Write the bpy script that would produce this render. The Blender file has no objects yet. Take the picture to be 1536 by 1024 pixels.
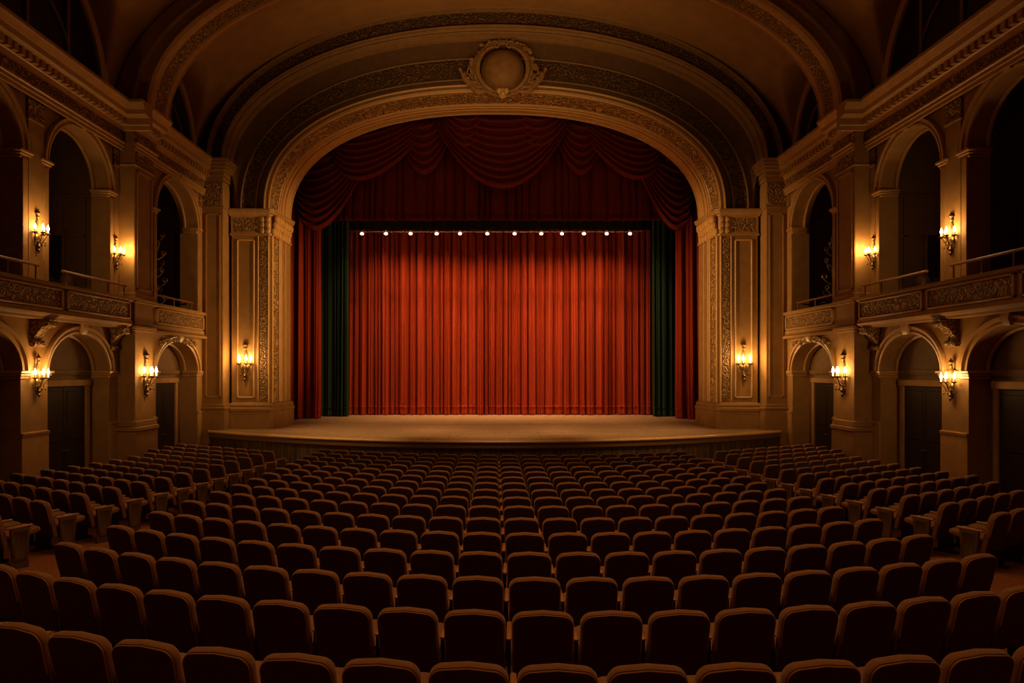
import bpy, math, random
from mathutils import Vector, Matrix, noise
random.seed(7)
PI = math.pi
EZ = 3.15                      # eye height above the floor by the stage
F = 1000.0                     # focal length in pixels of the 1536 px frame
CX, HY = 742.0, 557.0          # vanishing point of the hall axis
scene = bpy.context.scene
col = scene.collection

# ------------------------------------------------------------------ helpers
class MB:
    def __init__(s):
        s.v = []; s.f = []; s.mi = []; s.m = 0
    def add(s, verts, faces):
        b = len(s.v)
        s.v.extend([tuple(p) for p in verts])
        for f in faces:
            s.f.append(tuple(b + i for i in f)); s.mi.append(s.m)
        return s
    def box(s, x0, x1, y0, y1, z0, z1):
        v = [(x0,y0,z0),(x1,y0,z0),(x1,y1,z0),(x0,y1,z0),(x0,y0,z1),(x1,y0,z1),(x1,y1,z1),(x0,y1,z1)]
        return s.add(v, [(0,3,2,1),(4,5,6,7),(0,1,5,4),(1,2,6,5),(2,3,7,6),(3,0,4,7)])
    def bbox(s, x0, x1, y0, y1, z0, z1, b=0.01):
        x0, x1 = min(x0,x1), max(x0,x1)
        # box with chamfered edges: three nested rings
        def ring(i, z):
            return [(x0+i+b,y0+i,z),(x1-i-b,y0+i,z),(x1-i,y0+i+b,z),(x1-i,y1-i-b,z),(x1-i-b,y1-i,z),(x0+i+b,y1-i,z),(x0+i,y1-i-b,z),(x0+i,y0+i+b,z)]
        rs = [ring(b, z0), ring(0, z0+b), ring(0, z1-b), ring(b, z1)]
        return s.rings(rs, True)
    def rings(s, rs, cap=False, closed=True):
        n = len(rs[0]); v = [p for r in rs for p in r]; f = []
        for i in range(len(rs)-1):
            for j in range(n if closed else n-1):
                k = (j+1) % n
                f.append((i*n+j, i*n+k, (i+1)*n+k, (i+1)*n+j))
        if cap:
            f.append(tuple(reversed(range(n)))); f.append(tuple((len(rs)-1)*n + j for j in range(n)))
        return s.add(v, f)
    def quad(s, a, b, c, d): return s.add([a,b,c,d], [(0,1,2,3)])
    def tube(s, path, r, n=8, cap=True):
        path = [Vector(p) for p in path]; rs = []
        up = Vector((0,0,1)); prev = None
        for i, p in enumerate(path):
            t = (path[min(i+1,len(path)-1)] - path[max(i-1,0)])
            if t.length < 1e-9: t = Vector((0,0,1))
            t.normalize()
            if prev is None:
                a = t.cross(up)
                if a.length < 1e-3: a = t.cross(Vector((1,0,0)))
            else:
                a = prev - t*prev.dot(t)
            a.normalize(); prev = a; bb = t.cross(a)
            rr = r[i] if isinstance(r, (list,tuple)) else r
            rs.append([tuple(p + (a*math.cos(2*PI*k/n) + bb*math.sin(2*PI*k/n))*rr) for k in range(n)])
        return s.rings(rs, cap)
    def lathe(s, prof, c, n=16, axis='z', cap=True):
        rs = []
        for r, h in prof:
            ring = []
            for k in range(n):
                a = 2*PI*k/n
                if axis == 'z': ring.append((c[0]+r*math.cos(a), c[1]+r*math.sin(a), c[2]+h))
                else: ring.append((c[0]+r*math.cos(a), c[1]-h, c[2]+r*math.sin(a)))
            rs.append(ring)
        return s.rings(rs, cap)
    def sphere(s, c, r, n=12, m=8, sc=(1,1,1)):
        rs = []
        for i in range(m+1):
            a = PI*(0.02 + 0.96*i/m)
            rs.append([(c[0]+sc[0]*r*math.sin(a)*math.cos(2*PI*k/n), c[1]+sc[1]*r*math.sin(a)*math.sin(2*PI*k/n), c[2]-sc[2]*r*math.cos(a)) for k in range(n)])
        return s.rings(rs, True)
    def build(s, name, mat, parent=None, smooth=35, loc=None):
        me = bpy.data.meshes.new(name)
        me.from_pydata(s.v, [], s.f); me.update()
        mats = mat if isinstance(mat, (list,tuple)) else [mat]
        for m in mats: me.materials.append(m)
        if len(mats) > 1: me.polygons.foreach_set('material_index', s.mi)
        if smooth:
            me.polygons.foreach_set('use_smooth', [True]*len(me.polygons))
            me.set_sharp_from_angle(angle=math.radians(smooth))
        o = bpy.data.objects.new(name, me); col.objects.link(o)
        if parent: o.parent = parent
        if loc: o.location = loc
        return o

def tag(o, label=None, cat=None, group=None, kind=None):
    if label: o['label'] = label
    if cat: o['category'] = cat
    if group: o['group'] = group
    if kind: o['kind'] = kind
    return o
def empty(name, loc=(0,0,0), rz=0, label=None, cat=None, group=None, kind=None):
    o = bpy.data.objects.new(name, None); col.objects.link(o)
    o.empty_display_size = 0.1
    o.location = loc; o.rotation_euler = (0,0,rz)
    return tag(o, label, cat, group, kind)
def copy_tree(o, parent=None):
    c = o.copy(); col.objects.link(c)
    if parent: c.parent = parent
    for ch in list(o.children): copy_tree(ch, c)
    return c

# ------------------------------------------------------------------ materials
def N(nt, t, **kw):
    n = nt.nodes.new(t)
    for k, v in kw.items():
        if k in n.inputs.keys(): n.inputs[k].default_value = v
        else: setattr(n, k, v)
    return n
def base_mat(name, colr, rough=0.8, metal=0.0, spec=0.3, sheen=0.0):
    m = bpy.data.materials.new(name); m.use_nodes = True
    nt = m.node_tree; b = nt.nodes['Principled BSDF']
    b.inputs['Base Color'].default_value = (*colr, 1); b.inputs['Roughness'].default_value = rough
    b.inputs['Metallic'].default_value = metal; b.inputs['Specular IOR Level'].default_value = spec
    b.inputs['Sheen Weight'].default_value = sheen
    return m, nt, b
def coords(nt, scale=(1,1,1), obj=True):
    tc = N(nt, 'ShaderNodeTexCoord'); mp = N(nt, 'ShaderNodeMapping')
    mp.inputs['Scale'].default_value = scale
    nt.links.new(tc.outputs['Object'], mp.inputs['Vector'])
    return mp.outputs['Vector']
def ramp(nt, fac, stops):
    r = N(nt, 'ShaderNodeValToRGB')
    r.color_ramp.elements[0].position = stops[0][0]; r.color_ramp.elements[0].color = (*stops[0][1],1)
    r.color_ramp.elements[1].position = stops[1][0]; r.color_ramp.elements[1].color = (*stops[1][1],1)
    for p, c in stops[2:]:
        e = r.color_ramp.elements.new(p); e.color = (*c,1)
    nt.links.new(fac, r.inputs['Fac']); return r.outputs['Color']
def mottled(name, c0, c1, scale=6, rough=0.8, bump=0.15, detail=6, bscale=60, vec=(1,1,1), metal=0, spec=0.3, sheen=0):
    m, nt, b = base_mat(name, c0, rough, metal, spec, sheen)
    v = coords(nt, vec)
    n = N(nt, 'ShaderNodeTexNoise', Scale=scale, Detail=detail); nt.links.new(v, n.inputs['Vector'])
    nt.links.new(ramp(nt, n.outputs['Fac'], [(0.3, c0), (0.7, c1)]), b.inputs['Base Color'])
    if bump:
        n2 = N(nt, 'ShaderNodeTexNoise', Scale=bscale, Detail=4); nt.links.new(v, n2.inputs['Vector'])
        bp = N(nt, 'ShaderNodeBump', Strength=bump, Distance=0.02)
        nt.links.new(n2.outputs['Fac'], bp.inputs['Height']); nt.links.new(bp.outputs['Normal'], b.inputs['Normal'])
    return m
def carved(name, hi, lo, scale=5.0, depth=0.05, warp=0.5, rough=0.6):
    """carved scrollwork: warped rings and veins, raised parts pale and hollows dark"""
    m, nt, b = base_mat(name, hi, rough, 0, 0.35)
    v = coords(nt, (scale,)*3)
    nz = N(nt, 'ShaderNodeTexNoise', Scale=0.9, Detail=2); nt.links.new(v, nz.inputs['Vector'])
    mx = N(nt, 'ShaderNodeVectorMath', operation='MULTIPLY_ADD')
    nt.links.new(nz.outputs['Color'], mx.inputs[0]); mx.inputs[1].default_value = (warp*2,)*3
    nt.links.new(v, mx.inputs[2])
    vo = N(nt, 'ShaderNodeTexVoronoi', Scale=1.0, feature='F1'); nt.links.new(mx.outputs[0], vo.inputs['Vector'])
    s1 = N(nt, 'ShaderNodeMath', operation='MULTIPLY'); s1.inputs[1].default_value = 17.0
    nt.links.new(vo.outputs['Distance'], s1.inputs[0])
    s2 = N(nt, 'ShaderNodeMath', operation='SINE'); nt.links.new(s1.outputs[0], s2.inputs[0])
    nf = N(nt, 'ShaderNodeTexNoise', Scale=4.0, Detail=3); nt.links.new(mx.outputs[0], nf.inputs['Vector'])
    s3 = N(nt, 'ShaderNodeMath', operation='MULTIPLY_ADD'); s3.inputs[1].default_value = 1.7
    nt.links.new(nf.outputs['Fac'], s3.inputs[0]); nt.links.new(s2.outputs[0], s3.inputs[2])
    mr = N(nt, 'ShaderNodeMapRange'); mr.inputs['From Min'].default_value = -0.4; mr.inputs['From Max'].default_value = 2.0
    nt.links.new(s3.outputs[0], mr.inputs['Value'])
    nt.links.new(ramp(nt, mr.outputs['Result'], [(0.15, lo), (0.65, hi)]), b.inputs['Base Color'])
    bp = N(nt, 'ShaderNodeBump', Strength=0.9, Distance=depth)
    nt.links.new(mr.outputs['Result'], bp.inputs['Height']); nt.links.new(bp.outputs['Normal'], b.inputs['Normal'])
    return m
def emit(name, colr, strength):
    m = bpy.data.materials.new(name); m.use_nodes = True; nt = m.node_tree
    nt.nodes.remove(nt.nodes['Principled BSDF'])
    e = N(nt, 'ShaderNodeEmission'); e.inputs['Color'].default_value = (*colr,1); e.inputs['Strength'].default_value = strength
    nt.links.new(e.outputs[0], nt.nodes['Material Output'].inputs['Surface'])
    return m

M = {}
M['plaster'] = mottled('plaster', (0.28,0.152,0.05), (0.36,0.20,0.068), 3, 0.75, 0.12)
M['moulding'] = mottled('moulding', (0.38,0.212,0.072), (0.48,0.275,0.098), 5, 0.42, 0.08, spec=0.5)
M['moulding_dark'] = mottled('moulding_dark', (0.22,0.122,0.042), (0.29,0.162,0.058), 5, 0.5, 0.1, spec=0.45)
M['vault'] = mottled('vault', (0.27,0.145,0.05), (0.34,0.185,0.066), 2, 0.85, 0.1, bscale=25)
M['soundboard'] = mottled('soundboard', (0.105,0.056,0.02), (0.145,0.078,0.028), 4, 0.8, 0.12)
M['gilt'] = mottled('gilt', (0.58,0.34,0.115), (0.70,0.43,0.16), 8, 0.36, 0.12, spec=0.5)
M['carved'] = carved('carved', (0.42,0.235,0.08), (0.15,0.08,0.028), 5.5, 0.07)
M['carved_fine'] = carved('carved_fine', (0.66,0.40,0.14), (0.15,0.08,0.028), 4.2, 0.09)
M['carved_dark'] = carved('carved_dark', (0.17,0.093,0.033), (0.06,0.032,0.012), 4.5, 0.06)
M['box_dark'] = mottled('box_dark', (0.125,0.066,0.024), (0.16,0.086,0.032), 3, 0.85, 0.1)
M['door_wood'] = mottled('door_wood', (0.020,0.011,0.004), (0.030,0.017,0.007), 4, 0.6, 0.1, vec=(6,6,0.6), spec=0.15)
M['glass_dark'] = mottled('glass_dark', (0.012,0.009,0.006), (0.02,0.014,0.009), 2, 0.25, 0.0, spec=0.5)
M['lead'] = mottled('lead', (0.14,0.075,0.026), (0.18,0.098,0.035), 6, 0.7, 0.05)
M['bronze'] = mottled('bronze', (0.12,0.07,0.025), (0.2,0.12,0.045), 12, 0.4, 0.1, metal=0.7, spec=0.5)
M['seat_shell'] = mottled('seat_shell', (0.085,0.043,0.016), (0.11,0.056,0.022), 20, 0.75, 0.15, bscale=200, spec=0.15)
M['seat_velvet'] = mottled('seat_velvet', (0.27,0.103,0.031), (0.35,0.137,0.043), 14, 0.8, 0.2, bscale=180, spec=0.2, sheen=0.25)
M['seat_piping'] = mottled('seat_piping', (0.50,0.22,0.075), (0.58,0.26,0.09), 20, 0.6, 0.05)
M['seat_iron'] = mottled('seat_iron', (0.018,0.012,0.008), (0.026,0.017,0.011), 10, 0.5, 0.1)
M['arm_wood'] = mottled('arm_wood', (0.40,0.150,0.036), (0.50,0.195,0.05), 5, 0.4, 0.1, vec=(4,1,4), spec=0.5)
M['panel_wood'] = mottled('panel_wood', (0.115,0.062,0.022), (0.165,0.092,0.034), 5, 0.5, 0.15, vec=(8,8,0.8))
M['carpet'] = mottled('carpet', (0.22,0.075,0.024), (0.46,0.17,0.06), 45, 0.95, 0.5, bscale=160, spec=0.05)
M['rail_wood'] = mottled('rail_wood', (0.22,0.075,0.028), (0.28,0.10,0.04), 5, 0.4, 0.08, spec=0.5)
M['box_seat'] = mottled('box_seat', (0.06,0.027,0.014), (0.085,0.04,0.02), 9, 0.85, 0.1)
M['black_cloth'] = mottled('black_cloth', (0.006,0.006,0.005), (0.010,0.009,0.007), 5, 0.95, 0.1)
M['cart'] = mottled('cartouche_plaster', (0.20,0.105,0.034), (0.40,0.22,0.075), 7, 0.55, 0.4, bscale=14, spec=0.4)
M['boss'] = mottled('boss_plaster', (0.20,0.105,0.035), (0.30,0.165,0.056), 3, 0.6, 0.35, bscale=9)
M['candle'] = mottled('candle', (0.75,0.62,0.42), (0.8,0.68,0.48), 6, 0.6, 0.0)
M['flame'] = emit('flame', (1.0,0.62,0.25), 60)
M['bulb'] = emit('bulb', (1.0,0.60,0.22), 22)
M['cable'] = mottled('cable', (0.05,0.03,0.015), (0.06,0.04,0.02), 6, 0.6, 0.0)

def velvet(name, c0, c1, sheen):
    m, nt, b = base_mat(name, c0, 0.8, 0, 0.12, sheen)
    b.inputs['Sheen Tint'].default_value = (*[min(1, x*3) for x in c1], 1)
    v = coords(nt, (7,7,0.25))
    n = N(nt, 'ShaderNodeTexNoise', Scale=1.5, Detail=5); nt.links.new(v, n.inputs['Vector'])
    nt.links.new(ramp(nt, n.outputs['Fac'], [(0.3, c0), (0.7, c1)]), b.inputs['Base Color'])
    v2 = coords(nt, (60,60,30)); n2 = N(nt, 'ShaderNodeTexNoise', Scale=2, Detail=2); nt.links.new(v2, n2.inputs['Vector'])
    bp = N(nt, 'ShaderNodeBump', Strength=0.12, Distance=0.02)
    nt.links.new(n2.outputs['Fac'], bp.inputs['Height']); nt.links.new(bp.outputs['Normal'], b.inputs['Normal'])
    return m
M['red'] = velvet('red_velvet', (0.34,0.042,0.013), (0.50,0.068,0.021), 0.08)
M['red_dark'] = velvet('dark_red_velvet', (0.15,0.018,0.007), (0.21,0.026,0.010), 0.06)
M['green'] = velvet('green_velvet', (0.026,0.055,0.034), (0.040,0.080,0.050), 0.05)

def stage_mat():
    m, nt, b = base_mat('stage_boards', (0.3,0.2,0.1), 0.6, 0, 0.3)
    v = coords(nt, (1,1,1))
    br = N(nt, 'ShaderNodeTexBrick', Scale=1.0); br.inputs['Brick Width'].default_value = 3.0; br.inputs['Row Height'].default_value = 0.22
    br.inputs['Mortar Size'].default_value = 0.008
    br.inputs['Color1'].default_value = (0.38,0.235,0.115,1); br.inputs['Color2'].default_value = (0.47,0.30,0.15,1); br.inputs['Mortar'].default_value = (0.20,0.12,0.055,1)
    nt.links.new(v, br.inputs['Vector'])
    v2 = coords(nt, (2.5,30,1)); n = N(nt, 'ShaderNodeTexNoise', Scale=1.2, Detail=6); nt.links.new(v2, n.inputs['Vector'])
    v3 = coords(nt, (26,3,1)); n3 = N(nt, 'ShaderNodeTexNoise', Scale=1.2, Detail=4); nt.links.new(v3, n3.inputs['Vector'])
    ad = N(nt, 'ShaderNodeMath', operation='ADD'); nt.links.new(n.outputs['Fac'], ad.inputs[0]); nt.links.new(n3.outputs['Fac'], ad.inputs[1])
    mr = N(nt, 'ShaderNodeMapRange'); mr.inputs['From Min'].default_value = 0.6; mr.inputs['From Max'].default_value = 1.4
    mr.inputs['To Min'].default_value = 0.40; mr.inputs['To Max'].default_value = 1.45
    nt.links.new(ad.outputs[0], mr.inputs['Value'])
    mx = N(nt, 'ShaderNodeMix', data_type='RGBA', blend_type='MULTIPLY'); mx.inputs[0].default_value = 1.0
    nt.links.new(br.outputs['Color'], mx.inputs[6]); nt.links.new(mr.outputs['Result'], mx.inputs[7])
    nt.links.new(mx.outputs[2], b.inputs['Base Color'])
    return m
M['stage'] = stage_mat()
def slat_mat():
    m, nt, b = base_mat('stage_front_wood', (0.07,0.04,0.018), 0.55, 0, 0.3)
    v = coords(nt, (9,9,0.5)); n = N(nt, 'ShaderNodeTexNoise', Scale=1.6, Detail=4); nt.links.new(v, n.inputs['Vector'])
    nt.links.new(ramp(nt, n.outputs['Fac'], [(0.35, (0.035,0.02,0.009)), (0.65, (0.11,0.065,0.03))]), b.inputs['Base Color'])
    bp = N(nt, 'ShaderNodeBump', Strength=0.5, Distance=0.03)
    nt.links.new(n.outputs['Fac'], bp.inputs['Height']); nt.links.new(bp.outputs['Normal'], b.inputs['Normal'])
    return m
M['stage_front'] = slat_mat()

# ------------------------------------------------------------------ floor
T_TAB = [(-6,0.95),(0,1.42),(2.8,1.66),(4.13,1.80),(5.4,1.93),(6.5,1.99),(7.55,2.035),(8.65,2.075),(9.7,2.115),(10.75,2.155),(11.8,2.20),(13,2.235),(15,2.255),(18.3,2.27),(40,2.27)]
SEAT_H = 0.88
def T(u):
    for (a, ta), (b, tb) in zip(T_TAB, T_TAB[1:]):
        if u <= b: return ta + (tb-ta)*(max(u,a)-a)/(b-a)
    return T_TAB[-1][1]
ROW_R, ROW_CX = 13.0, 0.75
def floor_z(x, y):
    u = y - min((x-ROW_CX)**2, 110.0)/(2*ROW_R)
    return EZ - SEAT_H - T(u)
mb = MB(); nx, ny = 56, 130
rows = []
for j in range(ny+1):
    y = -4 + 29.0*j/ny
    rows.append([(-11.6+23.2*i/nx, y, floor_z(-11.6+23.2*i/nx, y)) for i in range(nx+1)])
mb.rings(rows, closed=False)
floor = tag(mb.build('floor', M['carpet'], smooth=60), 'reddish brown carpeted floor sloping down towards the stage', kind='structure')

# ------------------------------------------------------------------ side walls
UP_SPR = 5.15
W = 11.0
PIER = (19.45, 20.5, 10.5)
BAY_B = (20.5, 24.5, 10.75)
OPEN_LOW = {'A': [(12.9,15.47,0.0,1.0), (16.4,19.0,0.0,1.0)], 'B': [(21.15,24.05,0.0,1.0)]}
OPEN_UP  = {'A': [(12.9,15.47,UP_SPR,1.28), (16.4,19.0,UP_SPR,1.28)], 'B': [(21.15,24.05,UP_SPR,1.30)]}
BAL_B, BAL_T = 1.25, 2.12
ZTOP = 7.0
def archz(d, o):
    c, h = (o[0]+o[1])/2, (o[1]-o[0])/2
    t = max(0.0, 1-((d-c)/h)**2)
    return o[2] + o[3]*math.sqrt(t)
def arch_contour(o, zb, n=28, jamb=True):
    c, h = (o[0]+o[1])/2, (o[1]-o[0])/2
    pts = [(o[0], zb)] if jamb else []
    for i in range(n+1):
        a = PI - PI*i/n
        pts.append((c+h*math.cos(a), o[2]+o[3]*math.sin(a)))
    if jamb: pts.append((o[1], zb))
    return pts
def contour_normals(pts):
    out = []
    for i in range(len(pts)):
        a = pts[max(i-1,0)]; b = pts[min(i+1,len(pts)-1)]
        dx, dz = b[0]-a[0], b[1]-a[1]; l = math.hypot(dx,dz) or 1
        out.append((-dz/l, dx/l))
    return out
def sweep_arch(mb, s, X, pts, prof):
    """prof: (outward offset, proud of plane X towards the room)"""
    nr = contour_normals(pts); rs = []
    for (d, z), (nd, nz) in zip(pts, nr):
        rs.append([(s*(X-p), d+nd*o, EZ+z+nz*o) for o, p in prof])
    mb.rings(rs, cap=True, closed=True)
def run(mb, s, prof, d0, d1, closed=True):
    """straight moulding along the wall; prof: (x from axis, z above eye)"""
    rs = [[(s*x, d, EZ+z) for x, z in prof] for d in (d0, d1)]
    mb.rings(rs, cap=True, closed=closed)
def wall_face(mb, s, X, d0, d1, z0, z1, opens, zb, depth):
    ds = sorted({d0, d1} | {v for o in opens for v in (o[0], o[1])})
    def q(a, b, za0, zb0, za1, zb1):
        mb.quad((s*X,a,EZ+za0),(s*X,b,EZ+zb0),(s*X,b,EZ+zb1),(s*X,a,EZ+za1))
    for a, b in zip(ds, ds[1:]):
        o = next((o for o in opens if abs(o[0]-a) < 1e-6 and abs(o[1]-b) < 1e-6), None)
        if o is None: q(a, b, z0, z0, z1, z1)
        else:
            pts = arch_contour(o, zb, 28, False)
            for (da, za), (db, zc) in zip(pts, pts[1:]): q(da, db, za, zc, z1, z1)
            if zb > z0: q(a, b, z0, z0, zb, zb)
            pj = arch_contour(o, zb, 28, True)
            mb.rings([[(s*X,d,EZ+z) for d, z in pj], [(s*(X+depth),d,EZ+z) for d, z in pj]], closed=False)

ARCH_PROF = [(0.0,0.0),(0.0,0.05),(0.05,0.06),(0.06,0.03),(0.12,0.035),(0.13,0.09),(0.19,0.10),(0.22,0.05),(0.22,0.0)]
side_name = {-1: 'left', 1: 'right'}
door_no = [0]; win_no = [0]; trim_no = [0]

def cornice_prof(X):
    return [(X,6.98),(X-0.10,6.98),(X-0.12,7.10),(X-0.16,7.12),(X-0.16,7.30),(X-0.34,7.32),(X-0.40,7.34),(X-0.42,7.46),(X-0.46,7.50),(X-0.52,7.60),(X-0.55,7.62),(X-0.55,7.70),(X,7.70)]
def entablature(s, X, d0, d1, parent):
    mb = MB(); run(mb, s, cornice_prof(X), d0, d1)
    k = d0 + 0.05
    while k < d1-0.1:                              # dentil blocks under the cornice
        mb.box(min(s*(X-0.27), s*(X-0.15)), max(s*(X-0.27), s*(X-0.15)), k, k+0.12, EZ+7.13, EZ+7.30); k += 0.22
    mb.build('cornice', M['moulding'], parent)
    mb = MB(); run(mb, s, [(X,6.66),(X-0.05,6.66),(X-0.05,6.98),(X,6.98)], d0, d1)
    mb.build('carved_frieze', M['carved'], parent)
    mb = MB(); run(mb, s, [(X,6.44),(X-0.06,6.44),(X-0.06,6.53),(X-0.09,6.54),(X-0.09,6.62),(X-0.12,6.64),(X-0.12,6.68),(X,6.68)], d0, d1)
    mb.build('architrave', M['moulding'], parent)
def cap_block(mb, s, X, d0, d1, z):
    """small impost capital at an arch springing"""
    for h0, h1, e in ((0,0.07,0.03),(0.07,0.13,0.06),(0.13,0.20,0.10)):
        a, b = s*(X-e), s*(X+0.48)
        mb.bbox(a, b, d0-e, d1+e, EZ+z-0.20+h0, EZ+z-0.20+h1, 0.012)

def side_wall(s):
    nm = side_name[s]
    mb = MB()
    wall_face(mb, s, W, -4, PIER[0], -3.4, BAL_B+0.1, OPEN_LOW['A'], -3.4, 0.5)
    wall_face(mb, s, W, -4, PIER[0], BAL_B+0.1, ZTOP, OPEN_UP['A'], BAL_T-0.3, 0.5)
    Xb = BAY_B[2]
    wall_face(mb, s, Xb, BAY_B[0], BAY_B[1]+0.9, -3.4, BAL_B+0.1, OPEN_LOW['B'], -3.4, 0.6)
    wall_face(mb, s, Xb, BAY_B[0], BAY_B[1]+0.9, BAL_B+0.1, ZTOP, OPEN_UP['B'], BAL_T-0.3, 0.6)
    mb.quad((s*W,-4,EZ+ZTOP),(s*W,26,EZ+ZTOP),(s*W,26,EZ+13.5),(s*W,-4,EZ+13.5))
    wall = tag(mb.build('wall_'+nm, M['plaster']), 'tan plaster side wall on the %s with two tiers of arches' % nm, kind='structure')
    # pier between the bays
    mb = MB()
    p0, p1, px = PIER
    mb.bbox(s*px, s*(W+0.4), p0, p1, EZ-3.4, EZ+7.05, 0.02)
    for z0, z1, e in ((-3.4,-1.75,0.10),(-1.75,-1.62,0.13),(-1.62,-1.45,0.06)):
        mb.bbox(s*(px-e), s*(W+0.3), p0-e, p1+e, EZ+z0, EZ+z1, 0.02)
    for z0, z1, e in ((1.18,1.25,0.04),(1.25,1.34,0.08),(2.02,2.08,0.05),(2.08,2.16,0.09),(2.16,2.3,0.04),(6.0,6.06,0.05)):
        mb.bbox(s*(px-e), s*(W+0.3), p0-e, p1+e, EZ+z0, EZ+z1, 0.012)
    mb.build('pier', M['plaster'], wall)
    mb = MB()                                      # raised panel lines on the pier
    for za, zb in ((2.4,5.9),):
        xx = px-0.025
        for a, b, c, d in ((p0+0.10,p1-0.10,za,za+0.05),(p0+0.10,p1-0.10,zb-0.05,zb),(p0+0.10,p0+0.15,za,zb),(p1-0.15,p1-0.10,za,zb)):
            mb.box(min(s*xx,s*(px+0.02)), max(s*xx,s*(px+0.02)), a, b, EZ+c, EZ+d)
    mb.build('panel_moulding', M['moulding'], wall)
    mb = MB(); mb.bbox(s*(px-0.04), s*(px+0.05), p0+0.06, p1-0.06, EZ+6.08, EZ+6.62, 0.015)
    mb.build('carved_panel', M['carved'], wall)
    # entablatures
    entablature(s, W-0.12, -4, p0, wall); entablature(s, px-0.02, p0-0.06, p1+0.06, wall); entablature(s, Xb-0.05, p1, BAY_B[1], wall)
    # capping return of the pier cornice facing the hall
    mb = MB(); rs = []
    for x in (px-0.55, W+0.2):
        rs.append([(s*x, p0-0.06-(px-q[0]-0.02 if q[0] < px else 0), EZ+q[1]) for q in cornice_prof(px-0.02)])
    mb.rings(rs, cap=True); mb.build('cornice', M['moulding'], wall)
    # arches: mouldings, keystones, impost capitals
    for X, opens, upper in ((W, OPEN_LOW['A'], 0), (Xb, OPEN_LOW['B'], 0), (W, OPEN_UP['A'], 1), (Xb, OPEN_UP['B'], 1)):
        for o in opens:
            mb = MB(); sweep_arch(mb, s, X, arch_contour(o, -3.4, 32, False), ARCH_PROF)
            # inner arch rib at the back of the reveal
            pts = arch_contour((o[0]+0.10,o[1]-0.10,o[2],o[3]-0.08), 0, 32, False)
            sweep_arch(mb, s, X+0.42, pts, [(0,0),(0,0.05),(0.05,0.06),(0.11,0.03),(0.11,0)])
            mb.build('arch_moulding', M['moulding'], wall)
            mb = MB(); c = (o[0]+o[1])/2; zt = o[2]+o[3]
            rs = [[(s*(X-p), c+sg*w, EZ+zt+h) for sg in (-1,1)] for p, w, h in ((0,0.10,0.0),(0.10,0.09,-0.02),(0.17,0.11,0.12),(0.15,0.14,0.27),(0.0,0.14,0.30))]
            v = [q for r in rs for q in r]
            mb.add(v, [(0,1,3,2),(2,3,5,4),(4,5,7,6),(6,7,9,8),(0,2,4,6,8),(1,9,7,5,3)])
            mb.build('keystone', M['moulding'], wall)
            mb = MB()
            for d0, d1 in ((o[0]-0.22,o[0]+0.02),(o[1]-0.02,o[1]+0.22)):
                cap_block(mb, s, X, d0, d1, o[2]+0.02)
            mb.build('impost_capital', M['moulding'], wall)
            if upper:                             # jamb piers under the capitals
                mb = MB()
                for d0, d1 in ((o[0]-0.19,o[0]-0.005),(o[1]+0.005,o[1]+0.19)):
                    mb.bbox(s*(X-0.045), s*(X+0.1), d0, d1, EZ+BAL_T-0.2, EZ+o[2]-0.17, 0.012)
                mb.build('jamb_pilaster', M['plaster'], wall)
    # pilaster strips and spandrel carvings, upper storey
    for a, b, X in ((15.66,16.2,W),(19.2,19.44,W),(12.2,12.7,W)):
        mb = MB(); mb.bbox(s*(X-0.05), s*(X+0.05), a, b, EZ+BAL_T, EZ+5.95, 0.01)
        mb.bbox(s*(X-0.08), s*(X+0.05), a-0.02, b+0.02, EZ+5.93, EZ+6.0, 0.01)
        mb.build('pilaster', M['plaster'], wall)
        mb = MB(); mb.bbox(s*(X-0.06), s*(X+0.05), a-0.02, b+0.02, EZ+6.0, EZ+6.44, 0.012)
        mb.build('carved_panel', M['carved'], wall)
    for a, b in ((20.56,20.95),(24.22,24.48)):
        mb = MB(); mb.bbox(s*(Xb-0.05), s*(Xb+0.05), a, b, EZ+6.02, EZ+6.44, 0.012)
        mb.build('carved_panel', M['carved'], wall)
    # dado line on the lower piers
    mb = MB()
    for a, b, X in ((-4,12.9,W),(15.47,16.4,W),(19.0,19.45,W),(20.5,21.15,Xb),(24.05,24.5,Xb)):
        run(mb, s, [(X,-1.56),(X-0.03,-1.56),(X-0.06,-1.50),(X-0.06,-1.45),(X,-1.43)], a, b)
        run(mb, s, [(X,-3.4),(X-0.035,-3.4),(X-0.035,-1.54),(X,-1.54)], a, b)
        run(mb, s, [(X,-0.16),(X-0.02,-0.16),(X-0.05,-0.05),(X-0.05,0.02),(X,0.03)], a, b)
    mb.build('dado_moulding', M['moulding'], wall)
    # carved spray over the low arch next to the stage
    mb = MB()
    for i in range(16):
        t = i/15; d = 21.4+2.4*t; z = 1.10-0.20*(2*t-1)**2*0.7
        for k in range(3):
            mb.sphere((s*(Xb-0.06), d+random.uniform(-.08,.08), EZ+z+random.uniform(-0.09,0.06)), random.uniform(0.05,0.09), 7, 5, (0.8,1.3,0.8))
    mb.build('carved_garland', M['carved'], wall)
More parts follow.
